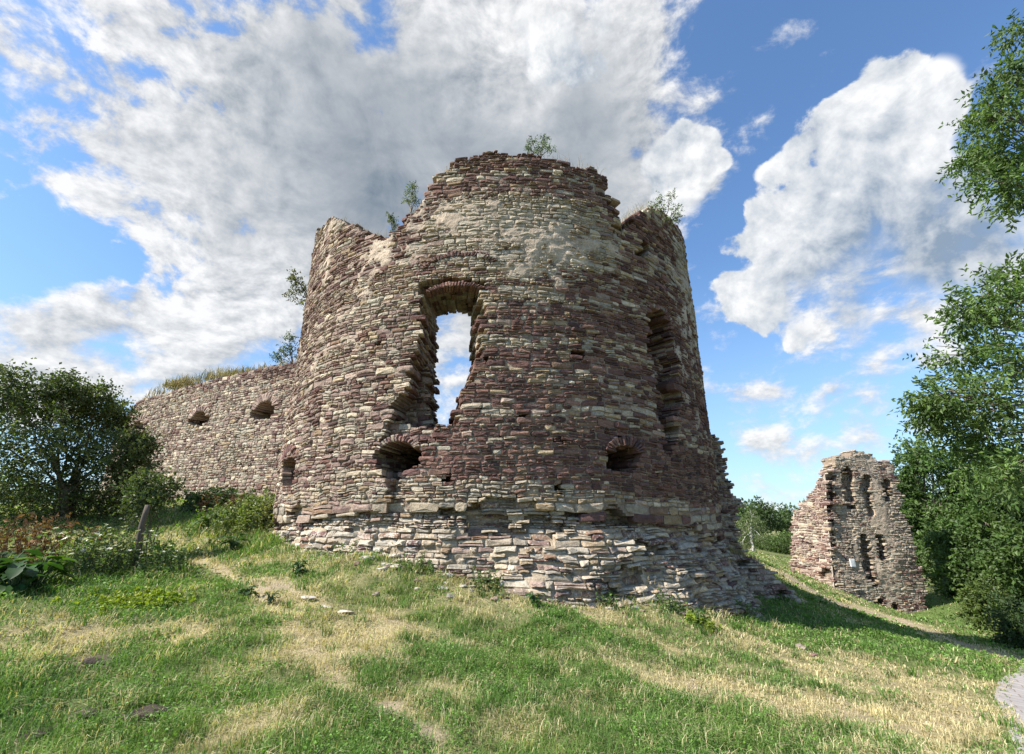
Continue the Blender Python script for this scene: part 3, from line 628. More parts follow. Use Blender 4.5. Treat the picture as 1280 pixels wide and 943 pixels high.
# low rubble remains beside it
RA, RB = (6.2, 13.6), (9.3, 14.6)
P_r, uz_r, L_r = planar(RA, RB, .25, .25, 9)
rtop = pl_poly(uz_r, [(905, 690), (925, 690), (940, 698), (955, 704), (968, 714), (980, 728), (990, 738), (997, 746), (1000, 752)])
def D_r(u, z):
    u = np.asarray(u, float); z = np.asarray(z, float); q = fbm(u*1.3, z*2.2, 93, 3)
    d = np.where(q > .62, .3, 0.)
    return np.where(inpoly(u, z, [(-.5, -3), (-.5, rtop[0][1])]+rtop+[(rtop[-1][0]+.1, -3)]), d, 3.)
lw = thing('low_wall', (RA[0]+1, RA[1], -.6), 'low tumbled wall footing at the right foot of the round tower', 'ruined wall')
masonry('wall', P_r, 0, L_r, -2.0, 1.3, D_r, 1.1, C_s, M_STONE, lw, .08, .17, (1.3, 3.6), 44, (.02, .09), .08, None, (.30, .26, .2), .04)
# gatehouse ruin on the right
FA, FB = (16.4, 25.0), (21.0, 25.2)
P_f, uz_f, L_f = planar(FA, FB, 0, .10, 12)
fout = pl_poly(uz_f, [(1043, 775), (1043, 735), (1041, 700), (1040, 660), (1042, 620), (1043, 590), (1044, 570), (1050, 566), (1056, 571), (1060, 570), (1066, 562), (1078, 564), (1090, 568), (1100, 575), (1106, 572), (1115, 576), (1119, 590), (1126, 622), (1136, 660), (1147, 700), (1157, 733), (1160, 775)])
F_OP = [(pl_poly(uz_f, l), d) for l, d in [
    ([(1053, 604), (1053, 590), (1058, 583), (1064, 588), (1067, 600), (1069, 637), (1061, 637), (1056, 622)], .42), ([(1077, 610), (1077, 597), (1082, 592), (1087, 596), (1089, 608), (1093, 645), (1085, 645), (1080, 628)], .42),
    ([(1103, 604), (1106, 597), (1111, 601), (1114, 627), (1107, 628)], .38), ([(1074, 690), (1074, 672), (1079, 665), (1085, 672), (1089, 690), (1098, 733), (1090, 733), (1080, 710)], .55),
    ([(1095, 680), (1096, 670), (1100, 668), (1105, 676), (1109, 700), (1101, 700)], .55), ([(1095, 762), (1095, 752), (1100, 748), (1106, 752), (1106, 762)], .9),
    ([(1116, 763), (1116, 757), (1119, 753), (1123, 757), (1123, 763)], .9)]]
def D_f(u, z):
    u = np.asarray(u, float); z = np.asarray(z, float); d = np.zeros(u.shape)
    for p, q in F_OP: d = np.maximum(d, np.where(inpoly(u, z, p), q, 0))
    j = (vnoise(z*3.5, np.zeros_like(z), 6)-.5)*.35; k = (vnoise(u*3.5, np.zeros_like(z), 7)-.5)*.3
    return np.where(inpoly(u+j, z+k, fout), d, 3.)
def C_f(u, z, rs):
    n = fbm(u*.7, z*.7, 95, 4); b = fbm(u*.1, z*1.1, 96, 3); return pick(np.clip(.24+(n-.5)*.9+(b-.5)*1.0, .05, .8), np.full(len(u), .1), np.full(len(u), .22), rs, .45+.6*(fbm(u*.6, z*.4, 44)-.5))
def PL_f(u, z): return np.clip((fbm(u*.9, z*.5, 45, 4)-.38)*4, 0, 1)
gr = thing('gatehouse_ruin', (FA[0], FA[1], -2), 'tall ruined wall with two rows of arched niches in front of the dark trees', 'ruined wall')
masonry('front_wall', P_f, -.3, L_f+.6, -4.6, 6.2, D_f, .95, C_f, M_STONE, gr, .06, .14, (1.3, 3.6), 54, (.005, .04), .07, PL_f)
GA, GB = (16.4, 25.0), (15.6, 28.6)
P_g0, uz_g, L_g = planar(GA, GB, 0, .15, 13)
fe = (np.array(FB)-np.array(FA))/L_f
def P_g(u, z, d):
    v = P_g0(u, z, d); s = .135*np.clip(z+1.7, 0, 9); v[:, 0] += fe[0]*s; v[:, 1] += fe[1]*s; return v
def ginv(px, py):
    # same leaning plane, solved by iteration
    zz = 0.
    for _ in range(6):
        s = .135*np.clip(zz+1.7, 0, 9); A = np.array(GA)+fe*s; e = (np.array(GB)-np.array(GA))/L_g; nr = np.array([e[1], -e[0]]); d = ray(px, py)
        t = (A@nr)/(d[:2]@nr); zz = EYE+d[2]*t
    return float((d[:2]*t-A)@e), zz
gout = [ginv(*q) for q in [(988, 735), (990, 665), (989, 641), (996, 636), (999, 626), (1008, 624), (1012, 613), (1018, 612), (1022, 600), (1028, 598), (1031, 586), (1034, 566), (1042, 564)]]+[(-.3, 5.3), (-.3, -5)]
def D_g(u, z):
    u = np.asarray(u, float); z = np.asarray(z, float); k = (vnoise(u*3, np.zeros_like(z), 8)-.5)*.3
    d = np.where(inpoly(u, z, [ginv(*q) for q in [(1024, 722), (1024, 714), (1030, 710), (1037, 713), (1037, 724)]]), .8, 0)
    return np.where(inpoly(u, z+k, gout+[(gout[0][0], -5)]) | ((u < gout[1][0]) & (z < -.5)), d, 3.)
masonry('side_wall', P_g, 0.02, 6, -4.4, 5.6, D_g, 1.6, lambda u, z, rs: pick(np.clip(.34+(fbm(u*.7, z*.7, 98)-.5), .05, .8), np.full(len(u), .1), np.full(len(u), .35), rs, np.full(len(u), .45)), M_STONE, gr, .08, .16, (1.3, 3.6), 64, (.01, .06), .08, None, (.42, .36, .30))
# small pale plaque on it
a, b = uz_f(1065, 704); m, bb, bs, _ = new_mat('pale_plaque'); bs.inputs['Base Color'].default_value = c4(.55, .57, .58); bs.inputs['Roughness'].default_value = .5
mb = MB(); stones(mb, P_f, np.array([[(a-.13, b-.19), (a+.13, b-.19), (a+.13, b+.19), (a-.13, b+.19)]]), np.array([-.09]), np.array([.08]), np.array([[1, 1, 1, 1.]]), .01, .001, None, False, 0.)
tag(mb.build('plaque', m), 'small white plaque fixed low on the ruined wall with arched niches', 'plaque')
#PLANTS
for _o in (cw, sw, lw, gr, tower): _o['kind'] = 'thing'
# ------------------------------------------------------------------ plants
def at(px, py, D):
    d = ray(px, py); t = D/math.hypot(d[0], d[1]); return np.array([d[0]*t, d[1]*t, EYE+d[2]*t])
def merge(a, b):
    for q, f in b.F.items(): a.F.setdefault(q, []).extend([x+a.n for x in f])
    a.V += b.V; a.C += b.C; a.n += b.n; return a
def unit(v): return v/(np.linalg.norm(v, axis=-1, keepdims=True)+1e-9)
def leaves(mb, p, ax, size, wr, col, rs, fold=.12):
    """diamond leaves: base p, axis ax, one folded leaf of two triangles each"""
    n = len(p); r = unit(rs.normal(size=(n, 3))); side = unit(np.cross(ax, r)); nr = np.cross(side, ax); s = size[:, None]
    mid = p+ax*s*.48+nr*s*fold*.0
    V = np.stack([p, mid+side*s*wr+nr*s*fold, p+ax*s-nr*s*.08, mid-side*s*wr+nr*s*fold], 1)
    b = np.arange(n)[:, None]*4; F = np.concatenate([b+[0, 1, 2], b+[0, 2, 3]])
    mb.add(V.reshape(-1, 3), F, np.concatenate([np.repeat(col, 4, 0), np.ones((n*4, 1))], 1))
def crown(mb, clumps, rs, tw=60, k=8, tl=.35, ls=.09, wr=.3, col=(.05, .09, .025), var=.35, droop=.15, fill=.45, col2=None):
    """clumps: (centre, radius 3-vector); tw twigs per clump, k leaves on each"""
    for c, r in clumps:
        c = np.array(c); r = np.ones(3)*r; q = unit(rs.normal(size=(tw, 3))); rad = rs.random(tw)[:, None]**fill*rs.uniform(.75, 1.12, (tw, 1))
        tip = c+q*rad*r; dr = unit(q*.8+rs.normal(size=(tw, 3))*.55+np.array([0, 0, -droop])); L = tl*rs.uniform(.6, 1.3, tw)
        cv = rs.uniform(1-var*.5, 1+var*.5); tc = rs.uniform(1-var, 1+var, tw); tm = rs.random(tw)
        t = np.tile(np.linspace(0, 1, k), (tw, 1)); p = tip[:, None]+dr[:, None]*(L[:, None]*t)[..., None]+np.array([0, 0, -1])*(droop*.5*L[:, None]*t*t)[..., None]
        p = p+rs.normal(size=p.shape)*tl*.05
        sd = unit(np.cross(dr, rs.normal(size=(tw, 3)))); sg = np.where(np.arange(k) % 2, 1., -1.)
        ax = unit(dr[:, None]*.6+sd[:, None]*sg[None, :, None]*.8+rs.normal(size=p.shape)*.35+np.array([0, 0, -droop]))
        base = np.array(col)*(1-tm[:, None])+np.array(col2 if col2 is not None else col)*tm[:, None]
        cc = np.repeat((base*tc[:, None]*cv)[:, None], k, 1)*rs.uniform(.8, 1.2, (tw, k, 1))
        leaves(mb, p.reshape(-1, 3), ax.reshape(-1, 3), ls*rs.uniform(.6, 1.25, tw*k), wr, np.clip(cc.reshape(-1, 3), .005, .9), rs)
def limb(mb, a, b, r0, r1, rs, sag=.12, n=6, col=(.14, .11, .085, 1)):
    a, b = np.array(a, float), np.array(b, float); t = np.linspace(0, 1, n)[:, None]; L = np.linalg.norm(b-a)
    p = a+(b-a)*t+np.sin(t*np.pi)*np.array([0, 0, sag*L])+rs.normal(size=(n, 3))*L*.02*np.sin(t*np.pi); tube(mb, p, np.linspace(r0, r1, n), 6, col)
def tree(name, base, fork_h, r0, clumps, label, cat, group=None, bark=(.13, .105, .085, 1), seed=1, stems=1, subs=4, boughs=0, **kw):
    rs = np.random.default_rng(seed); root = thing(name, tuple(base), label, cat, group); base = np.array(base, float)
    tm, cm = MB(), MB(); cs = np.array([c for c, _ in clumps]); topc = cs[np.argmax(cs[:, 2])]
    for s in range(stems):
        b0 = base+np.array([*rs.uniform(-1, 1, 2), 0])*(.0 if stems == 1 else r0*5); b0[2] = min(H(b0[0], b0[1]), base[2])-.15
        ft = b0+np.array([(topc-base)[0]*.15, (topc-base)[1]*.15, fork_h])+rs.normal(size=3)*fork_h*.05
        p = np.linspace(0, 1, 8)[:, None]; pts = b0+(ft-b0)*p+rs.normal(size=(8, 3))*fork_h*.015*np.sin(p*np.pi); tube(tm, pts, np.linspace(r0*1.15, r0*.75, 8), 10, bark)
        bp = []
        if boughs:                                              # main boughs first, then branches from their ends
            cen = cs[rs.choice(len(cs), boughs, replace=False)]
            for _ in range(6):
                own = np.argmin(np.linalg.norm(cs[:, None]-cen[None], axis=2), 1); cen = np.array([cs[own == q].mean(0) if (own == q).any() else cen[q] for q in range(boughs)])
            for q in range(boughs):
                e = ft+(cen[q]-ft)*.62; limb(tm, ft-(ft-b0)*rs.uniform(0, .3), e, r0*.45, r0*.2, rs, .1, 9, bark); bp.append(e)
                for f in (.35, .5, .62, .74): clumps = clumps+[(ft+(cen[q]-ft)*f+rs.normal(size=3)*.35+np.array([0, 0, .5]), .8)]
        for ci, (c, r) in enumerate(clumps[s::stems] if not boughs else clumps[:len(cs)]):
            if boughs:
                c = np.array(c, float); limb(tm, bp[own[ci]]+rs.normal(size=3)*.04, c, r0*.13, r0*.04, rs, .08, 7, bark)
                for _ in range(subs): limb(tm, c-(c-bp[own[ci]])*rs.uniform(0, .4), c+unit(rs.normal(size=3))*r*.8, r0*.05, r0*.02, rs, .05, 5, bark)
                continue
            c = np.array(c, float); rr = np.ones(3)*r
            limb(tm, ft-(ft-b0)*rs.uniform(0, .35), c, r0*.42, r0*.10, rs, .08, 7, bark)
            for _ in range(subs): limb(tm, c-(c-ft)*rs.uniform(0, .3), c+unit(rs.normal(size=3))*rr*.8, r0*.10, r0*.03, rs, .05, 5, bark)
    crown(cm, clumps, rs, **kw)
    tm.build('trunk', M_BARK, root, True); cm.build('crown', M_LEAF, root); root['kind'] = 'thing'; return root
# dark broadleaf trees behind the gatehouse ruin
rs = np.random.default_rng(42)
TREES = [(1140, 42, 550, 3.2, 'broad dark tree directly behind the right edge of the niche ruin'),
         (1205, 44, 548, 3.3, 'tallest rounded dark tree in the row right of the niche ruin'),
         (1262, 40, 588, 3.2, 'dark leafy tree under the overhanging boughs at the right edge'),
         (1200, 37, 640, 2.3, 'low dark tree in the shaded gap between the niche ruin and the yellow-green shrub'),
         (1300, 34, 560, 3.4, 'dark tree cut off by the right edge of the photo behind the shrub'),
         (1345, 42, 520, 3.6, None), (1400, 36, 500, 3.8, None), (1250, 52, 560, 3.8, None), (1130, 54, 590, 2.4, None)]
for i, (px, D, py, wd, lab) in enumerate(TREES):
    top = at(px, py, D); g = H(top[0], top[1]); hgt = top[2]-g; cl = []
    for k in range(30):
        q = unit(rs.normal(size=3)); f = rs.uniform(.3, 1.)**.6; cz = g+hgt*.50; c = np.array([top[0]+q[0]*wd*f*.85, top[1]+q[1]*wd*f*.85, cz+q[2]*f*hgt*.42]); cl.append((c, np.array([1, 1, .8])*rs.uniform(.75, 1.25)))
    cl.append((np.array([top[0], top[1], top[2]-.7]), .9))
    tree('broadleaf_tree', (top[0], top[1], g), hgt*.35, .26, cl, lab or 'dark tree half hidden behind the others at the right', 'tree', 'dark trees right of the niche ruin', seed=100+i, tw=110, k=7, tl=.45, ls=.23, wr=.32, col=(.048, .095, .024), col2=(.085, .135, .034), var=.3, fill=.4)
# overhanging ash tree on the right
B = np.array([18.6, 9.6, 0]); B[2] = H(B[0], B[1])
UP = [(1274, 35, .30), (1248, 92, .28), (1276, 85, .36), (1222, 150, .22), (1246, 136, .3), (1274, 130, .38), (1208, 195, .2), (1234, 190, .3), (1264, 182, .36), (1232, 216, .22), (1256, 228, .26), (1274, 245, .22), (1282, 205, .36)]
LO = [(1266, 345, .35), (1236, 368, .42), (1272, 370, .55), (1210, 400, .45), (1245, 410, .6), (1278, 430, .6), (1195, 445, .5), (1225, 460, .55), (1262, 470, .6), (1178, 490, .42), (1205, 500, .55), (1245, 510, .5), (1172, 515, .35), (1190, 535, .4), (1225, 545, .4), (1268, 540, .4), (1215, 575, .35), (1255, 590, .35), (1278, 600, .5), (1205, 385, .25), (1165, 505, .25), (1160, 520, .2)]
cl = [(at(x, y, 12.6+rs.uniform(-1, 1)), r) for x, y, r in UP+LO]
for _ in range(26): cl.append((np.array([20.5, 9.5, 9])+rs.normal(size=3)*np.array([1.3, 1.6, 2.6]), 1.0))
tree('ash_tree', tuple(B), 5.5, .30, cl, 'tall ash tree whose leafy boughs hang in from the right edge against the sky', 'tree', seed=77, subs=5, boughs=9, tw=42, k=13, tl=.40, ls=.115, wr=.20, col=(.070, .128, .034), col2=(.12, .18, .05), var=.35, droop=.3, fill=.5)
# shrub in front of the dark trees
def shrub(name, px, py, D, clp, label, cat='shrub', seed=1, r0=.03, stems=5, fork=.35, **kw):
    b = at(px, py, D); b[2] = H(b[0], b[1])
    return tree(name, tuple(b), fork, r0, [(at(x, y, D+dd), r) for x, y, dd, r in clp], label, cat, None, seed=seed, stems=stems, subs=3, **kw)
shrub('shrub', 1240, 785, 26, [(1225, 748, 0, .5), (1238, 765, -.3, .6), (1250, 785, -.4, .6), (1222, 770, .2, .4), (1262, 792, -.2, .5), (1240, 740, .4, .4), (1215, 745, .3, .3)], 'yellow-green shrub on the slope in front of the dark trees', seed=5, tw=90, k=7, tl=.3, ls=.13, wr=.3, col=(.07, .11, .025), col2=(.11, .15, .035))
shrub('shrub', 1275, 800, 24, [(1268, 770, 0, .7), (1285, 785, -.3, .8), (1276, 800, -.5, .5)], 'dark green shrub at the right edge above the footpath', seed=6, tw=90, k=7, tl=.3, ls=.14, wr=.3, col=(.035, .065, .018))
# bushy tree at the left edge
rs = np.random.default_rng(9)
cl = [(at(x, y+16-.05*(y-560), 19.8+rs.uniform(-1.3, .9)), r*1.12*rs.uniform(.85, 1.15)) for x, y, r in [(20, 490, .7), (60, 478, .65), (100, 490, .6), (130, 515, .6), (40, 530, .9), (90, 540, .9), (150, 550, .55), (10, 570, .9), (65, 585, 1.0), (120, 585, .9), (168, 575, .45), (20, 625, .9), (80, 630, .95), (135, 630, .8), (160, 615, .6), (175, 540, .3), (-40, 520, 1.), (-60, 600, 1.1), (5, 460, .45), (80, 465, .4), (120, 480, .4), (145, 500, .4), (178, 640, .5), (40, 660, .7), (110, 665, .7)]]
b = at(70, 690, 20.); b[2] = H(b[0], b[1])
tree('bushy_tree', tuple(b), 1.0, .09, cl, 'dense dark bushy tree at the left edge in front of the curtain wall', 'tree', seed=31, stems=6, subs=7, tw=230, k=8, tl=.38, ls=.10, wr=.30, col=(.05, .085, .026), col2=(.115, .135, .05), var=.5, fill=.42, bark=(.15, .12, .09, 1))
shrub('sapling', 182, 690, 13.5, [(190, 605, 0, .30), (176, 612, .3, .28), (204, 612, -.1, .24), (190, 625, -.2, .28), (168, 632, .2, .25)], 'loose pale green sapling beside the leaning post', 'sapling', 8, .03, 3, .5, tw=70, k=7, tl=.26, ls=.09, wr=.3, col=(.055, .085, .03), col2=(.10, .125, .05))
# birch and bushes far away between the two ruins
b = at(942, 694, 46); b[2] = H(b[0], b[1])-.1
tree('birch_tree', tuple(b), 2.2, .10, [(at(x, y, 46+rs.uniform(-.5, .5)), np.array([r, r, r*1.2])) for x, y, r in [(940, 645, .55), (932, 655, .5), (948, 655, .5), (930, 668, .55), (943, 668, .6), (952, 672, .4), (936, 680, .5), (926, 680, .35)]], 'slender pale birch standing far off between the two ruins', 'tree', seed=12, bark=(.62, .60, .56, 1), tw=80, k=7, tl=.4, ls=.11, wr=.26, col=(.10, .14, .05), col2=(.15, .18, .08), droop=.7)
for i, (px, D, top, wd, lab) in enumerate([(958, 56, 684, 1.2, 'low distant bush right beside the pale birch'), (975, 54, 674, 1.5, 'bright green distant bush close to the left edge of the niche ruin'), (988, 60, 668, 1.6, 'distant bush half hidden by the niche ruin'), (935, 62, 682, 1.5, 'distant bush behind the birch trunk')]):
    t = at(px, top, D); g = H(t[0], t[1]); h = max(t[2]-g, 1.2)
    cl = [(np.array([t[0]+rs.normal()*wd*.5, t[1]+rs.normal()*wd*.5, g+h*rs.uniform(.25, .85)]), rs.uniform(.4, .7)) for _ in range(12)]
    tree('bush', (t[0], t[1], g), h*.3, .05, cl, lab, 'bush', 'distant bushes', seed=200+i, stems=3, subs=1, tw=70, k=6, tl=.4, ls=.16, wr=.3, col=(.055, .095, .025), col2=(.085, .13, .03))
# shrubs rooted in the masonry
for i, (px, py, D, cl, lab, col) in enumerate([
    (674, 196, 9.6, [(665, 178, 0, .10), (680, 173, .1, .12), (688, 186, 0, .10), (672, 187, 0, .11), (678, 183, -.1, .12), (662, 186, .1, .07)], 'small leafy shrub on the highest edge of the round tower', (.07, .11, .03)),
    (832, 276, 11.4, [(825, 248, 0, .14), (838, 245, .1, .15), (846, 262, 0, .15), (830, 262, -.1, .18), (840, 274, 0, .14), (818, 256, .1, .10), (848, 272, 0, .09)], 'round leafy shrub growing on the right horn of the tower', (.085, .12, .03)),
    (514, 262, 10.1, [(514, 240, 0, .12), (520, 250, 0, .10), (509, 250, .1, .09), (516, 233, 0, .06)], 'small shrub in the step left of the tower crest', (.09, .12, .04)),
    (490, 292, 10.5, [(491, 276, 0, .06), (493, 284, 0, .06), (488, 270, .0, .04)], 'thin weed in the notch between the left horn and the crest', (.09, .12, .05)),
    (388, 372, 15.2, [(372, 352, 0, .20), (366, 366, .1, .18), (376, 376, 0, .18), (368, 346, 0, .13), (380, 362, 0, .16)], 'sparse leafy shrub sprouting from the left edge of the round tower', (.085, .095, .03)),
    (366, 452, 18.2, [(360, 432, 0, .26), (352, 440, .2, .22), (366, 440, 0, .25), (362, 422, .1, .16), (347, 446, 0, .14)], 'dark shrub on top of the curtain wall where it meets the tower', (.05, .075, .025))]):
    b = at(px, py, D); r2 = np.random.default_rng(300+i); root = thing('wall_shrub', tuple(b), lab, 'shrub', 'shrubs rooted in the masonry'); tm, cm = MB(), MB(); C = [(at(x, y, D+dd), r) for x, y, dd, r in cl]
    for c, r in C:
        limb(tm, b-np.array([0, 0, .1]), c, .014, .005, r2, .05, 5)
        for _ in range(3): limb(tm, c, c+unit(r2.normal(size=3))*r, .005, .002, r2, .05, 4)
    crown(cm, C, r2, tw=26, k=6, tl=.11 if D < 12 else .18, ls=.045 if D < 12 else .075, wr=.3, col=col, col2=tuple(np.array(col)*1.5), var=.35, fill=.6)
    merge(tm, cm).build('foliage', M_LEAF, root)
# ------------------------------------------------------------------ weeds in the left corner
def broad(mb, base, dirn, L, Wd, col, rs, droop=.35):
    """one big leaf blade of 3x6 vertices"""
    n = 7; t = np.linspace(0, 1, n); dirn = unit(np.array(dirn, float)); side = unit(np.cross(dirn, [0, 0, 1.])); up = np.cross(side, dirn)
    mid = base+dirn*(L*t)[:, None]+np.array([0, 0, -1])*(droop*L*t*t)[:, None]; wv = Wd*np.sin(np.pi*np.clip(t*.94+.06, 0, 1))**.7*(1+.12*rs.normal(size=n)); wv[-1] = .01*Wd
    V = np.stack([mid-side*wv[:, None]+up*(wv*.35)[:, None]+rs.normal(size=(n, 3))*Wd*.05, mid, mid+side*wv[:, None]+up*(wv*.35)[:, None]+rs.normal(size=(n, 3))*Wd*.05], 1)
    i = np.arange(n-1)[:, None]*3+np.arange(2)[None]; F = np.stack([i, i+1, i+4, i+3], -1).reshape(-1, 4); mb.add(V.reshape(-1, 3), F, (*col, 1))
def burdock(px, py, D, nL, L, label, col, seed):
    r2 = np.random.default_rng(seed); b = at(px, py, D); b[2] = H(b[0], b[1]); root = thing('burdock_plant', tuple(b), label, 'weed', 'broad leaved weeds'); st, lf = MB(), MB()
    for k in range(nL):
        a = r2.uniform(0, 2*np.pi); e = r2.uniform(.2, 1.1); hgt = L*r2.uniform(.5, 1.7); p = b+np.array([math.cos(a), math.sin(a), 0])*L*r2.uniform(.1, .9)+np.array([0, 0, hgt])
        limb(st, b+r2.normal(size=3)*.03, p, .012, .007, r2, .1, 5, (.10, .14, .06, 1)); broad(lf, p, (math.cos(a), math.sin(a), e-.5), L*r2.uniform(.7, 1.15), L*.33, np.array(col)*r2.uniform(.7, 1.3), r2)
    merge(st, lf).build('foliage', M_LEAF, root, True)
burdock(8, 690, 10.5, 34, .32, 'dark big-leaved burdock at the far left edge', (.030, .075, .020), 1); burdock(28, 708, 10.0, 28, .27, 'broad dark burdock just right of the one at the edge', (.035, .085, .022), 2); burdock(55, 700, 10.4, 22, .27, 'bright yellow-green broad-leaved plant right of the dark burdock', (.085, .16, .025), 3)
burdock(372, 722, 9.6, 22, .13, 'small dark broad-leaved plant on the bank left of the tower foundation', (.030, .075, .022), 4); burdock(300, 800, 8.4, 16, .11, 'low broad-leaved rosette in the grass near the wheel track', (.035, .075, .022), 6); burdock(330, 800, 8.0, 12, .09, 'smallest broad-leaved rosette in the middle of the track', (.040, .08, .025), 7)
burdock(290, 690, 13, 18, .22, 'leafy green weed at the foot of the bank by the track start', (.05, .10, .025), 8); burdock(262, 660, 16, 18, .26, 'leafy green weed up on the bank under the curtain wall', (.05, .095, .025), 9); burdock(668, 790, 8.4, 16, .12, 'low dark broad-leaved weed in the meadow below the foundation', (.035, .085, .022), 11); burdock(870, 776, 9.7, 16, .13, 'low green weed at the right foot of the foundation', (.05, .11, .025), 12)
def herb(name, px, py, D, h, n, spread, label, col, seed, flower=None, ls=.06, fl=.05, cat='weed', mat=None, stemc=(.12, .13, .06, 1), group=None, k=7):
    """a bunch of upright stems with small leaves and, if any, flat flower heads"""
    r2 = np.random.default_rng(seed); b = at(px, py, D); b[2] = H(b[0], b[1]); root = thing(name, tuple(b), label, cat, group); st, lf = MB(), MB()
    for q in range(n):
        o = b+np.array([*r2.normal(size=2)*spread, 0]); o[2] = H(o[0], o[1])-.02; hh = h*r2.uniform(.55, 1.1); tp = o+np.array([*r2.normal(size=2)*hh*.22, hh])
        limb(st, o, tp, .007, .003, r2, .0, 5, stemc); t = r2.uniform(.15, 1, k*2)[:, None]; p = o+(tp-o)*t; ax = unit(r2.normal(size=p.shape)*np.array([1, 1, .5])+np.array([0, 0, .25]))
        leaves(lf, p, ax, ls*r2.uniform(.7, 1.5, len(p)), .28, np.array(col)*r2.uniform(.65, 1.35, (len(p), 1)), r2)
        if flower is not None and r2.random() < .8:
            m = 12; a = np.arange(m)*2*np.pi/m+r2.uniform(-.2, .2, m); rr = fl*np.where(np.arange(m) % 2, 1., .55)*r2.uniform(.8, 1.2, m); tl_ = r2.normal(size=2)*.3
            q = np.stack([np.cos(a)*rr, np.sin(a)*rr, (np.cos(a)*tl_[0]+np.sin(a)*tl_[1])*rr+r2.uniform(-.1, .15, m)*fl], -1); fw = MB(); kk = np.arange(m)
            fw.add(np.concatenate([tp+q, [tp-np.array([0, 0, fl*.25])]]), np.stack([kk, (kk+1) % m, np.full(m, m)], -1), (*(np.array(flower)*r2.uniform(.75, 1.1)), 1)); fw.build('flower', M_DRY, root)
    merge(st, lf).build('foliage', mat or M_LEAF, root)
herb('dried_weed', 50, 680, 12.6, 1.0, 34, .30, 'withered rust brown weed in front of the dark bushy tree', (.19, .105, .055), 21, None, .09, mat=M_DRY, stemc=(.16, .10, .06, 1))
herb('dried_weed', 22, 672, 13.6, .9, 16, .25, 'smaller withered brown weed behind the dark burdock', (.17, .10, .06), 22, None, .08, mat=M_DRY, stemc=(.16, .10, .06, 1))
W_ = (.60, .60, .50)
herb('flowering_weed', 95, 705, 11.2, .75, 30, .35, 'pale leafy weed with white flowers right of the yellow-green plant', (.12, .18, .06), 23, W_, .07, .05, group='white flowered weeds')
herb('flowering_weed', 122, 700, 11.6, .85, 30, .35, 'tall white flowered weed between the dark bush and the leaning post', (.12, .16, .07), 24, W_, .06, .05, group='white flowered weeds')
herb('flowering_weed', 150, 705, 11.8, .75, 30, .3, 'white flowered weed crowding the left side of the leaning post', (.11, .16, .06), 25, W_, .06, .045, group='white flowered weeds')
herb('flowering_weed', 205, 715, 11.4, .5, 34, .32, 'low weed with tiny white flowers right of the leaning post', (.055, .10, .035), 26, W_, .05, .03, group='white flowered weeds')
herb('flowering_weed', 112, 690, 11.9, .8, 26, .25, 'yellowish green weed in the middle of the white flowered weeds', (.15, .19, .05), 27, None, .08, group=None)
herb('green_weed', 185, 705, 12.2, .55, 40, .3, 'bright leafy weed at the foot of the leaning post', (.05, .12, .025), 28, None, .07)
herb('feathery_weed', 312, 668, 14.6, .95, 80, .38, 'tall feathery green weed against the left edge of the tower', (.16, .20, .06), 29, None, .10, k=10)
herb('feathery_weed', 335, 662, 14.4, .65, 40, .25, 'feathery weed touching the left end of the tower ledge', (.19, .20, .075), 30, None, .09, k=9)
herb('feathery_weed', 288, 660, 15.6, .6, 60, .4, 'lower feathery weed left of the tall one', (.13, .19, .05), 31, None, .09, k=9)
herb('fern_clump', 262, 640, 19.5, .55, 60, .5, 'dark green clump with brown stalks below the curtain wall', (.05, .085, .03), 32, None, .12, k=9)
herb('dried_weed', 268, 652, 18.5, .5, 30, .4, 'reddish brown dead stalks on the bank below the curtain wall', (.15, .09, .05), 33, None, .09, mat=M_DRY, stemc=(.17, .10, .06, 1))
herb('yellow_weed', 160, 786, 8.7, .16, 70, .26, 'bright yellow-green patch of low weed in the left meadow', (.24, .29, .03), 34, None, .05, stemc=(.15, .2, .04, 1)); herb('yellow_weed', 195, 790, 8.5, .16, 60, .22, 'right end piece of the yellow-green low weed in the left meadow', (.20, .27, .03), 35, None, .05, stemc=(.15, .2, .04, 1)); herb('yellow_weed', 878, 784, 9.6, .2, 40, .15, 'little yellow-green weed in front of the right foot of the foundation', (.19, .25, .03), 36, None, .05, stemc=(.15, .2, .04, 1))
for i, (px, py, lab) in enumerate([(430, 690, 'small nettle like weed against the left part of the foundation'), (520, 716, 'small weed at the foot of the foundation left of its middle'), (610, 738, 'small weed at the middle foot of the foundation'), (760, 756, 'small weed at the foot of the foundation right of its middle'), (835, 762, 'small weed near the right foot of the foundation'), (925, 770, 'small weed on the lush bank beyond the right foot of the foundation')]):
    herb('foot_weed', px, py, math.hypot(*hit(px, py)), .26+.06*(i % 3), 22, .13, lab, (.11, .18, .045), 60+i, None, .045)
# leaning post
p0, p1 = at(167, 712, 11.9), at(184, 632, 11.8); p0[2] = H(p0[0], p0[1])-.15
mb = MB(); t = np.linspace(0, 1, 9)[:, None]; tube(mb, p0+(p1-p0)*t+np.sin(t*7)*.012, np.linspace(.062, .048, 9), 9)
tag(mb.build('wooden_post', M_WOOD, None, True), 'weathered dark wooden post leaning among the weeds', 'post')
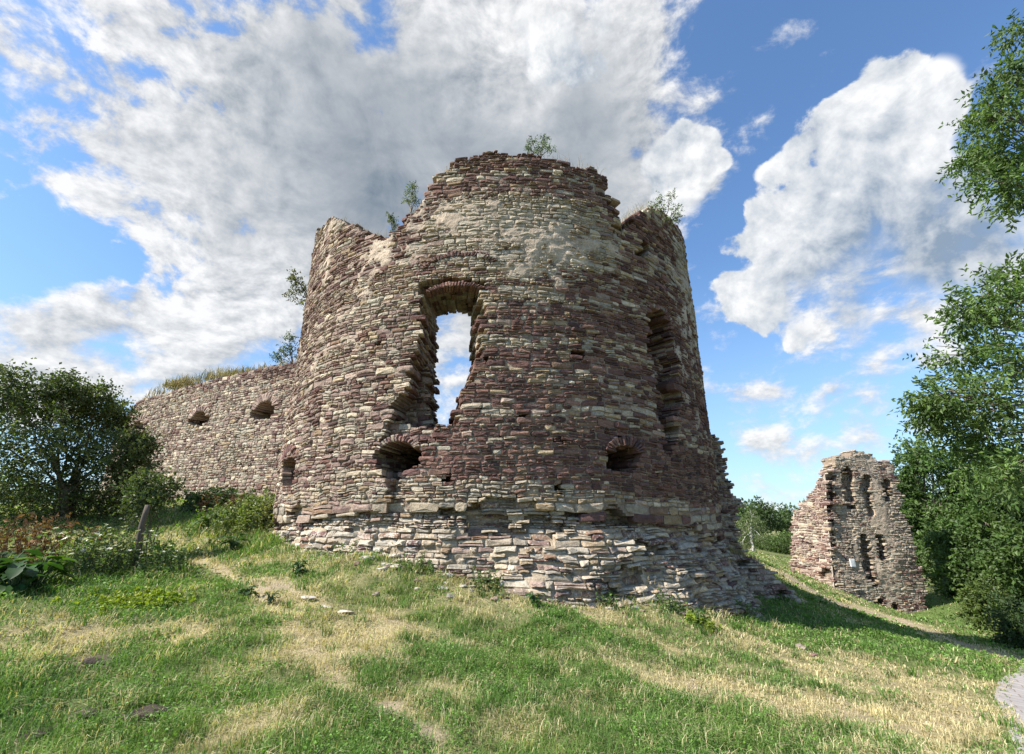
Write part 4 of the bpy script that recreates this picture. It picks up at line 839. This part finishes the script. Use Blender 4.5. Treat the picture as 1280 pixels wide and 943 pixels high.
# ------------------------------------------------------------------ loose stones, molehills
def rock(name, px, py, size, col, label, seed, flat=.55, cat='stone', group=None, mat=M_PALE, yaw=None, long=1.35):
    x, y = hit(px, py); r2 = random.Random(seed); import bmesh as _b; bm = _b.new(); _b.ops.create_icosphere(bm, subdivisions=3, radius=1); pl = [(Vector((r2.gauss(0, 1), r2.gauss(0, 1), r2.gauss(0, 1))).normalized(), r2.uniform(.55, .85)) for _ in range(9)]+[(Vector((0, 0, 1)), .75)]
    for v in bm.verts:
        for nn, dd in pl:
            e = v.co.dot(nn)
            if e > dd: v.co -= nn*(e-dd)
        v.co *= 1+r2.uniform(-.02, .02); v.co.x *= size*long; v.co.y *= size; v.co.z *= size*flat
    me = bpy.data.meshes.new(name); bm.to_mesh(me); bm.free(); a = me.attributes.new('Col', 'FLOAT_COLOR', 'POINT'); a.data.foreach_set('color', np.tile(np.array([*col, .3], np.float32), len(me.vertices))); me.materials.append(mat)
    o = bpy.data.objects.new(name, me); COL.objects.link(o); o.location = (x, y, H(x, y)+size*flat*.30); o.rotation_euler = (r2.uniform(-.2, .2), r2.uniform(-.2, .2), r2.uniform(0, 3) if yaw is None else yaw); return tag(o, label, cat, group)
G1, P1, K1 = (.42, .38, .33), (.20, .12, .11), (.52, .48, .42)
for i, (px, py, s, c, lab) in enumerate([(961, 832, .075, K1, 'pale stone lying in the dry grass of the right slope'), (1016, 819, .085, P1, 'purple stone block lying on the right slope'), (1000, 808, .10, (.30, .24, .21), 'brownish flat stone above the purple block on the right slope'), (912, 836, .06, (.34, .24, .19), 'small reddish stone at the edge of the bare slope'), (905, 758, .09, (.72, .70, .66), 'white stone at the right foot of the tower foundation'),
    (385, 752, .07, G1, 'long flat stone in the wheel track, upper of three'), (406, 759, .06, G1, 'long flat stone in the wheel track, middle of three'), (430, 767, .075, G1, 'long flat stone in the wheel track, lower of three'), (460, 700, .13, G1, 'grey fallen block on the bank left of the foundation'), (495, 712, .12, G1, 'flat fallen slab left below the foundation'), (420, 690, .11, (.36, .29, .25), 'brownish fallen block left of the foundation'), (377, 680, .14, G1, 'grey block under the left end of the ledge'), (357, 672, .16, (.38, .32, .28), 'large fallen block at the far left end of the foundation'), (560, 722, .11, K1, 'pale fallen slab at the front of the foundation'), (470, 741, .07, (.30, .24, .2), 'small brown stone in the dry bank below the foundation'), (590, 734, .06, G1, 'small grey stone in front of the foundation'), (990, 716, .16, P1, 'purple rubble at the left foot of the niche ruin'), (1012, 718, .14, (.3, .22, .19), 'reddish rubble by the hole in the niche ruin'), (940, 688, .22, K1, 'pale rubble heap far off beside the birch')]):
    rock('fallen_stone', px, py, s, c, lab, 500+i, .5, 'stone', 'loose stones around the ruins', long=2.6 if 'long' in lab else 1.35, yaw=-.5 if 'long' in lab else None)
EA = (.075, .058, .046)
for i, (px, py, s, lab) in enumerate([(46, 914, .13, 'round dark molehill in the bottom left corner'), (178, 892, .20, 'wide flat dark molehill in the lower left meadow'), (112, 889, .12, 'small dark molehill left of the wide flat one'), (118, 829, .15, 'dark molehill beside the dry patch in the left meadow')]):
    rock('molehill', px, py, s*.7, EA, lab, 600+i, .35, 'molehill', 'molehills in the meadow', mat=M_GROUND)
r2 = np.random.default_rng(88)
for i in range(46):
    px = r2.uniform(370, 930); py = np.interp(px, [345, 450, 540, 640, 700, 780, 860, 930], [662, 698, 722, 742, 751, 756, 763, 768])+abs(r2.normal())*7
    rock('rubble_stone', px, py, r2.uniform(.035, .085), np.array([G1, K1, (.34, .25, .2), P1][r2.integers(0, 4)])*r2.uniform(.7, 1.1), 'small rubble stone half sunk in the grass along the foot of the tower foundation', 800+i, .5, 'stone', 'rubble along the foot of the foundation')
# ------------------------------------------------------------------ far wood
r2 = np.random.default_rng(99); wm = MB(); cl = []
for a in np.arange(-70, 62, 1.3):
    D = r2.uniform(85, 120); x, y = D*math.sin(R_(a)), D*math.cos(R_(a)); g = H(x, y); hh = r2.uniform(3.5, 7)
    for _ in range(5): cl.append((np.array([x+r2.normal()*1.4, y+r2.normal()*1.4, g+hh*r2.uniform(.2, .85)]), r2.uniform(1.1, 2.0)))
crown(wm, cl, r2, tw=34, k=6, tl=.9, ls=.55, wr=.32, col=(.05, .09, .03), col2=(.08, .12, .04)); tag(wm.build('distant_wood', M_LEAF), 'low belt of distant woodland along the horizon beyond the ruins', 'woodland', kind='stuff')
# ------------------------------------------------------------------ grass
def blades(n, rs, X, Y, Z, h, wd, col, lean):
    a = rs.uniform(0, 2*np.pi, n); b = a+rs.uniform(-1, 1, n); dx, dy = np.cos(a), np.sin(a); lx, ly = np.cos(b+1.57)*lean*h, np.sin(b+1.57)*lean*h
    V = np.zeros((n, 5, 3)); w2 = wd/2
    V[:, 0] = np.stack([X-dx*w2, Y-dy*w2, Z-.02], -1); V[:, 1] = np.stack([X+dx*w2, Y+dy*w2, Z-.02], -1)
    V[:, 2] = np.stack([X+dx*w2*.75+lx*.35, Y+dy*w2*.75+ly*.35, Z+h*.58], -1); V[:, 3] = np.stack([X-dx*w2*.75+lx*.35, Y-dy*w2*.75+ly*.35, Z+h*.58], -1)
    V[:, 4] = np.stack([X+lx, Y+ly, Z+h*(1-.35*lean)], -1); k = np.arange(n)[:, None]*5
    return V.reshape(-1, 3), k+np.array([0, 1, 2, 3]), k+np.array([3, 2, 4]), np.repeat(np.concatenate([col, np.ones((n, 1))], 1), 5, 0)
def inside_masonry(x, y):
    r = np.hypot(x-TC[0], y-TC[1]); ph = np.arctan2(x-TC[0], -(y-TC[1])); uu = ph*TR; m = r < TR+np.interp(uu, [-11, -7, -4, 0, 4, 7, 11], [-.1, 0, .12, .22, .35, .4, .3])
    for (A, B_, T) in ((CA, CB, 1.5), (SA, SB, 1.2), (FA, FB, 1.5), (GA, (15.3, 28.6), 1.4)):
        A, B_ = np.array(A), np.array(B_); e = unit(B_-A); nn = np.array([e[1], -e[0]]); nn = nn if nn@(-A) > 0 else -nn; s = (x-A[0])*e[0]+(y-A[1])*e[1]; q = -((x-A[0])*nn[0]+(y-A[1])*nn[1]); m |= (s > 0) & (s < np.linalg.norm(B_-A)) & (q > 0) & (q < T)
    return m
rs = np.random.default_rng(2024); N = 620000
rr = 1.9*(48/1.9)**(rs.random(N)**.92); az = rs.uniform(R_(-66), R_(66), N); X, Y = rr*np.sin(az), rr*np.cos(az)
cl_ = fbm(X*5, Y*5, 303, 2); keep = (~inside_masonry(X, Y)) & (~inpoly(X, Y, PATH_POLY)); dry, lush, bare = fields(X, Y)
keep &= rs.random(N) > bare*.93; keep &= rs.random(N) < np.clip(.35+(cl_-.3)*2.2, .25, 1)
X, Y, rr, dry, lush, cl_ = X[keep], Y[keep], rr[keep], dry[keep], lush[keep], cl_[keep]; n = len(X); Z = height(X, Y)
bank = splat(X, Y, [(hit(280, 668), 2.6), (hit(240, 690), 1.6), (hit(120, 708), 1.8), (hit(20, 715), 2.0), (hit(330, 680), 1.4)])
tall = np.clip(fbm(X*.7, Y*.7, 404, 4)*2-.7, 0, 1)
h = (.035+.060*rs.random(n)**1.3)*(1-.40*dry)*(1+.5*lush+.6*tall+2.0*bank+1.5*np.exp(-((np.hypot(X-TC[0], Y-TC[1])-7.45)/.35)**2)*(Y < 16)*fbm(X*1.5, Y*1.5, 717, 2)*2)*(.6+.8*cl_); straw = rs.random(n) < np.clip(.13+.78*dry, 0, .93); h = h*np.where(straw & (rs.random(n) < .02), 1.6, 1)
wd = np.maximum(.004, .00115*rr)*rs.uniform(.7, 1.5, n)
mixg = rs.random((n, 1)); green = np.array([.125, .20, .040])*(1-mixg)+np.array([.26, .31, .095])*mixg; hue = fbm(X*1.1, Y*1.1, 505, 3)[:, None]; green = green*np.array([.75, .92, .9])+(np.array([.10, .05, .0])*(hue-.45)*.9); green = green*(1-.25*lush[:, None])+np.array([.03, .10, .018])*.25*lush[:, None]
ym = rs.random((n, 1)); yellow = np.array([.43, .36, .195])*(1-ym)+np.array([.62, .54, .36])*ym
col = np.clip(np.where(straw[:, None], yellow, green)*rs.uniform(.7, 1.25, (n, 1)), .01, .8)
V, F4, F3, Cc = blades(n, rs, X, Y, Z, h, wd, col, rs.uniform(.35, 1.5, n)*np.where(dry > .5, 1.25, 1.))
gmb = MB(); gmb.add(V, F4, Cc); gmb.F.setdefault(3, []).append(F3)
M_ = 2600; tr = 2.3*(26/2.3)**rs.random(M_); ta = rs.uniform(R_(-62), R_(62), M_); tx, ty = tr*np.sin(ta), tr*np.cos(ta); td, tl2, tb = fields(tx, ty); k = (~inside_masonry(tx, ty)) & (~inpoly(tx, ty, PATH_POLY)) & (tb < .3) & (rs.random(M_) > td*.6)
tx, ty, tr, td = tx[k], ty[k], tr[k], td[k]; nb = 34; m_ = len(tx); sp = rs.uniform(.03, .11, m_); th = rs.uniform(.07, .19, m_); tcol = np.where(rs.random((m_, 1)) < .22+.5*td[:, None], [.50, .43, .25], [.10, .19, .04])*rs.uniform(.7, 1.25, (m_, 1))
X = np.repeat(tx, nb)+rs.normal(size=m_*nb)*np.repeat(sp, nb); Y = np.repeat(ty, nb)+rs.normal(size=m_*nb)*np.repeat(sp, nb); n = len(X)
V, F4, F3, Cc = blades(n, rs, X, Y, height(X, Y), np.repeat(th, nb)*rs.uniform(.5, 1.15, n), np.maximum(.004, .0011*np.repeat(tr, nb))*rs.uniform(.7, 1.4, n), np.clip(np.repeat(tcol, nb, 0)*rs.uniform(.75, 1.25, (n, 1)), .01, .8), rs.uniform(.2, 1.3, n))
o_ = gmb.n; gmb.add(V, F4, Cc); gmb.F[3].append(F3+o_)
tag(gmb.build('meadow_grass', M_GRASS), 'short meadow grass, green in patches and straw dry along the tracks', 'grass', kind='stuff')
# clover and small broad leaves in the lush patches
N = 150000; rr = 2.1*(26/2.1)**rs.random(N); az = rs.uniform(R_(-64), R_(64), N); X, Y = rr*np.sin(az), rr*np.cos(az); dry, lush, bare = fields(X, Y); q = fbm(X*1.6, Y*1.6, 606, 3)
k = (~inside_masonry(X, Y)) & (~inpoly(X, Y, PATH_POLY)) & (q+lush*.2-dry*.25 > .50) & (bare < .4); X, Y, rr = X[k], Y[k], rr[k]; n = len(X); Z = height(X, Y)+rs.uniform(.02, .10, n)
cmb_ = MB(); ax = unit(np.stack([rs.normal(size=n), rs.normal(size=n), rs.uniform(-.2, .7, n)], -1)); leaves(cmb_, np.stack([X, Y, Z], -1), ax, np.maximum(.018, .0032*rr)*rs.uniform(.7, 1.7, n), .36, np.array([.12, .22, .04])*rs.uniform(.6, 1.5, (n, 1)), rs)
tag(cmb_.build('clover', M_LEAF), 'clover and small broad leaves spread through the green patches of the meadow', 'ground cover', kind='stuff')
# dry grass on the wall tops and on the foundation
def top_grass(name, P, u, z, T, n, hm, label, seed, gate=None):
    r2 = np.random.default_rng(seed); uu = r2.uniform(u[0], u[-1], n); k = fbm(uu*1.5, np.zeros(n), seed, 3) > (gate or .45); uu = uu[k]; n = len(uu); p = P(uu, np.interp(uu, u, z)-.02, r2.uniform(.08, T, n)); hh = hm*r2.uniform(.3, 1.2, n)*(.5+fbm(uu*2, np.ones(n), seed+1, 2)); st = r2.random((n, 1)) < .88
    col = np.where(st, [.36, .29, .16], [.10, .14, .045])*r2.uniform(.7, 1.25, (n, 1)); D_ = np.hypot(p[:, 0], p[:, 1]); V, a, b, c = blades(n, r2, p[:, 0], p[:, 1], p[:, 2], hh, np.maximum(.005, .0009*D_), col, r2.uniform(.1, .9, n)); m = MB(); m.add(V, a, c); m.F.setdefault(3, []).append(b); tag(m.build(name, M_DRY), label, 'grass', kind='stuff')
top_grass('tower_top_grass', P_tower, TOPU[2:-2], TOPZ[2:-2], .9, 2600, .34, 'wispy dry grass along the broken top of the round tower', 7)
top_grass('wall_top_grass', P_c, CTU, CTZ, 1.0, 4200, .48, 'dry grass growing along the top of the curtain wall', 8, .36)
top_grass('rubble_grass', P_r, np.array([q[0] for q in rtop]), np.array([q[1] for q in rtop]), 1.0, 1600, .2, 'dry grass on the mound over the low tumbled wall', 9, .3)
r2 = np.random.default_rng(5); n = 2600; uu = r2.uniform(-9, 8.5, n); zz = zled(uu)-r2.uniform(.35, 1.9, n); k = (fbm(uu*1.0, zz*1.6, 66, 3) > .53); uu, zz = uu[k], zz[k]; p = P_found(uu, zz, np.full(len(uu), -.02)); n = len(uu)
V, a, b, c = blades(n, r2, p[:, 0], p[:, 1], p[:, 2], r2.uniform(.06, .22, n), np.full(n, .008), np.where(r2.random((n, 1)) < .75, [.36, .28, .15], [.10, .14, .045])*r2.uniform(.7, 1.2, (n, 1)), r2.uniform(.3, 1.2, n)); m_ = MB(); m_.add(V, a, c); m_.F.setdefault(3, []).append(b)
tag(m_.build('foundation_grass', M_DRY), 'dry grass tufts rooted in the rough tower foundation', 'grass', kind='stuff')
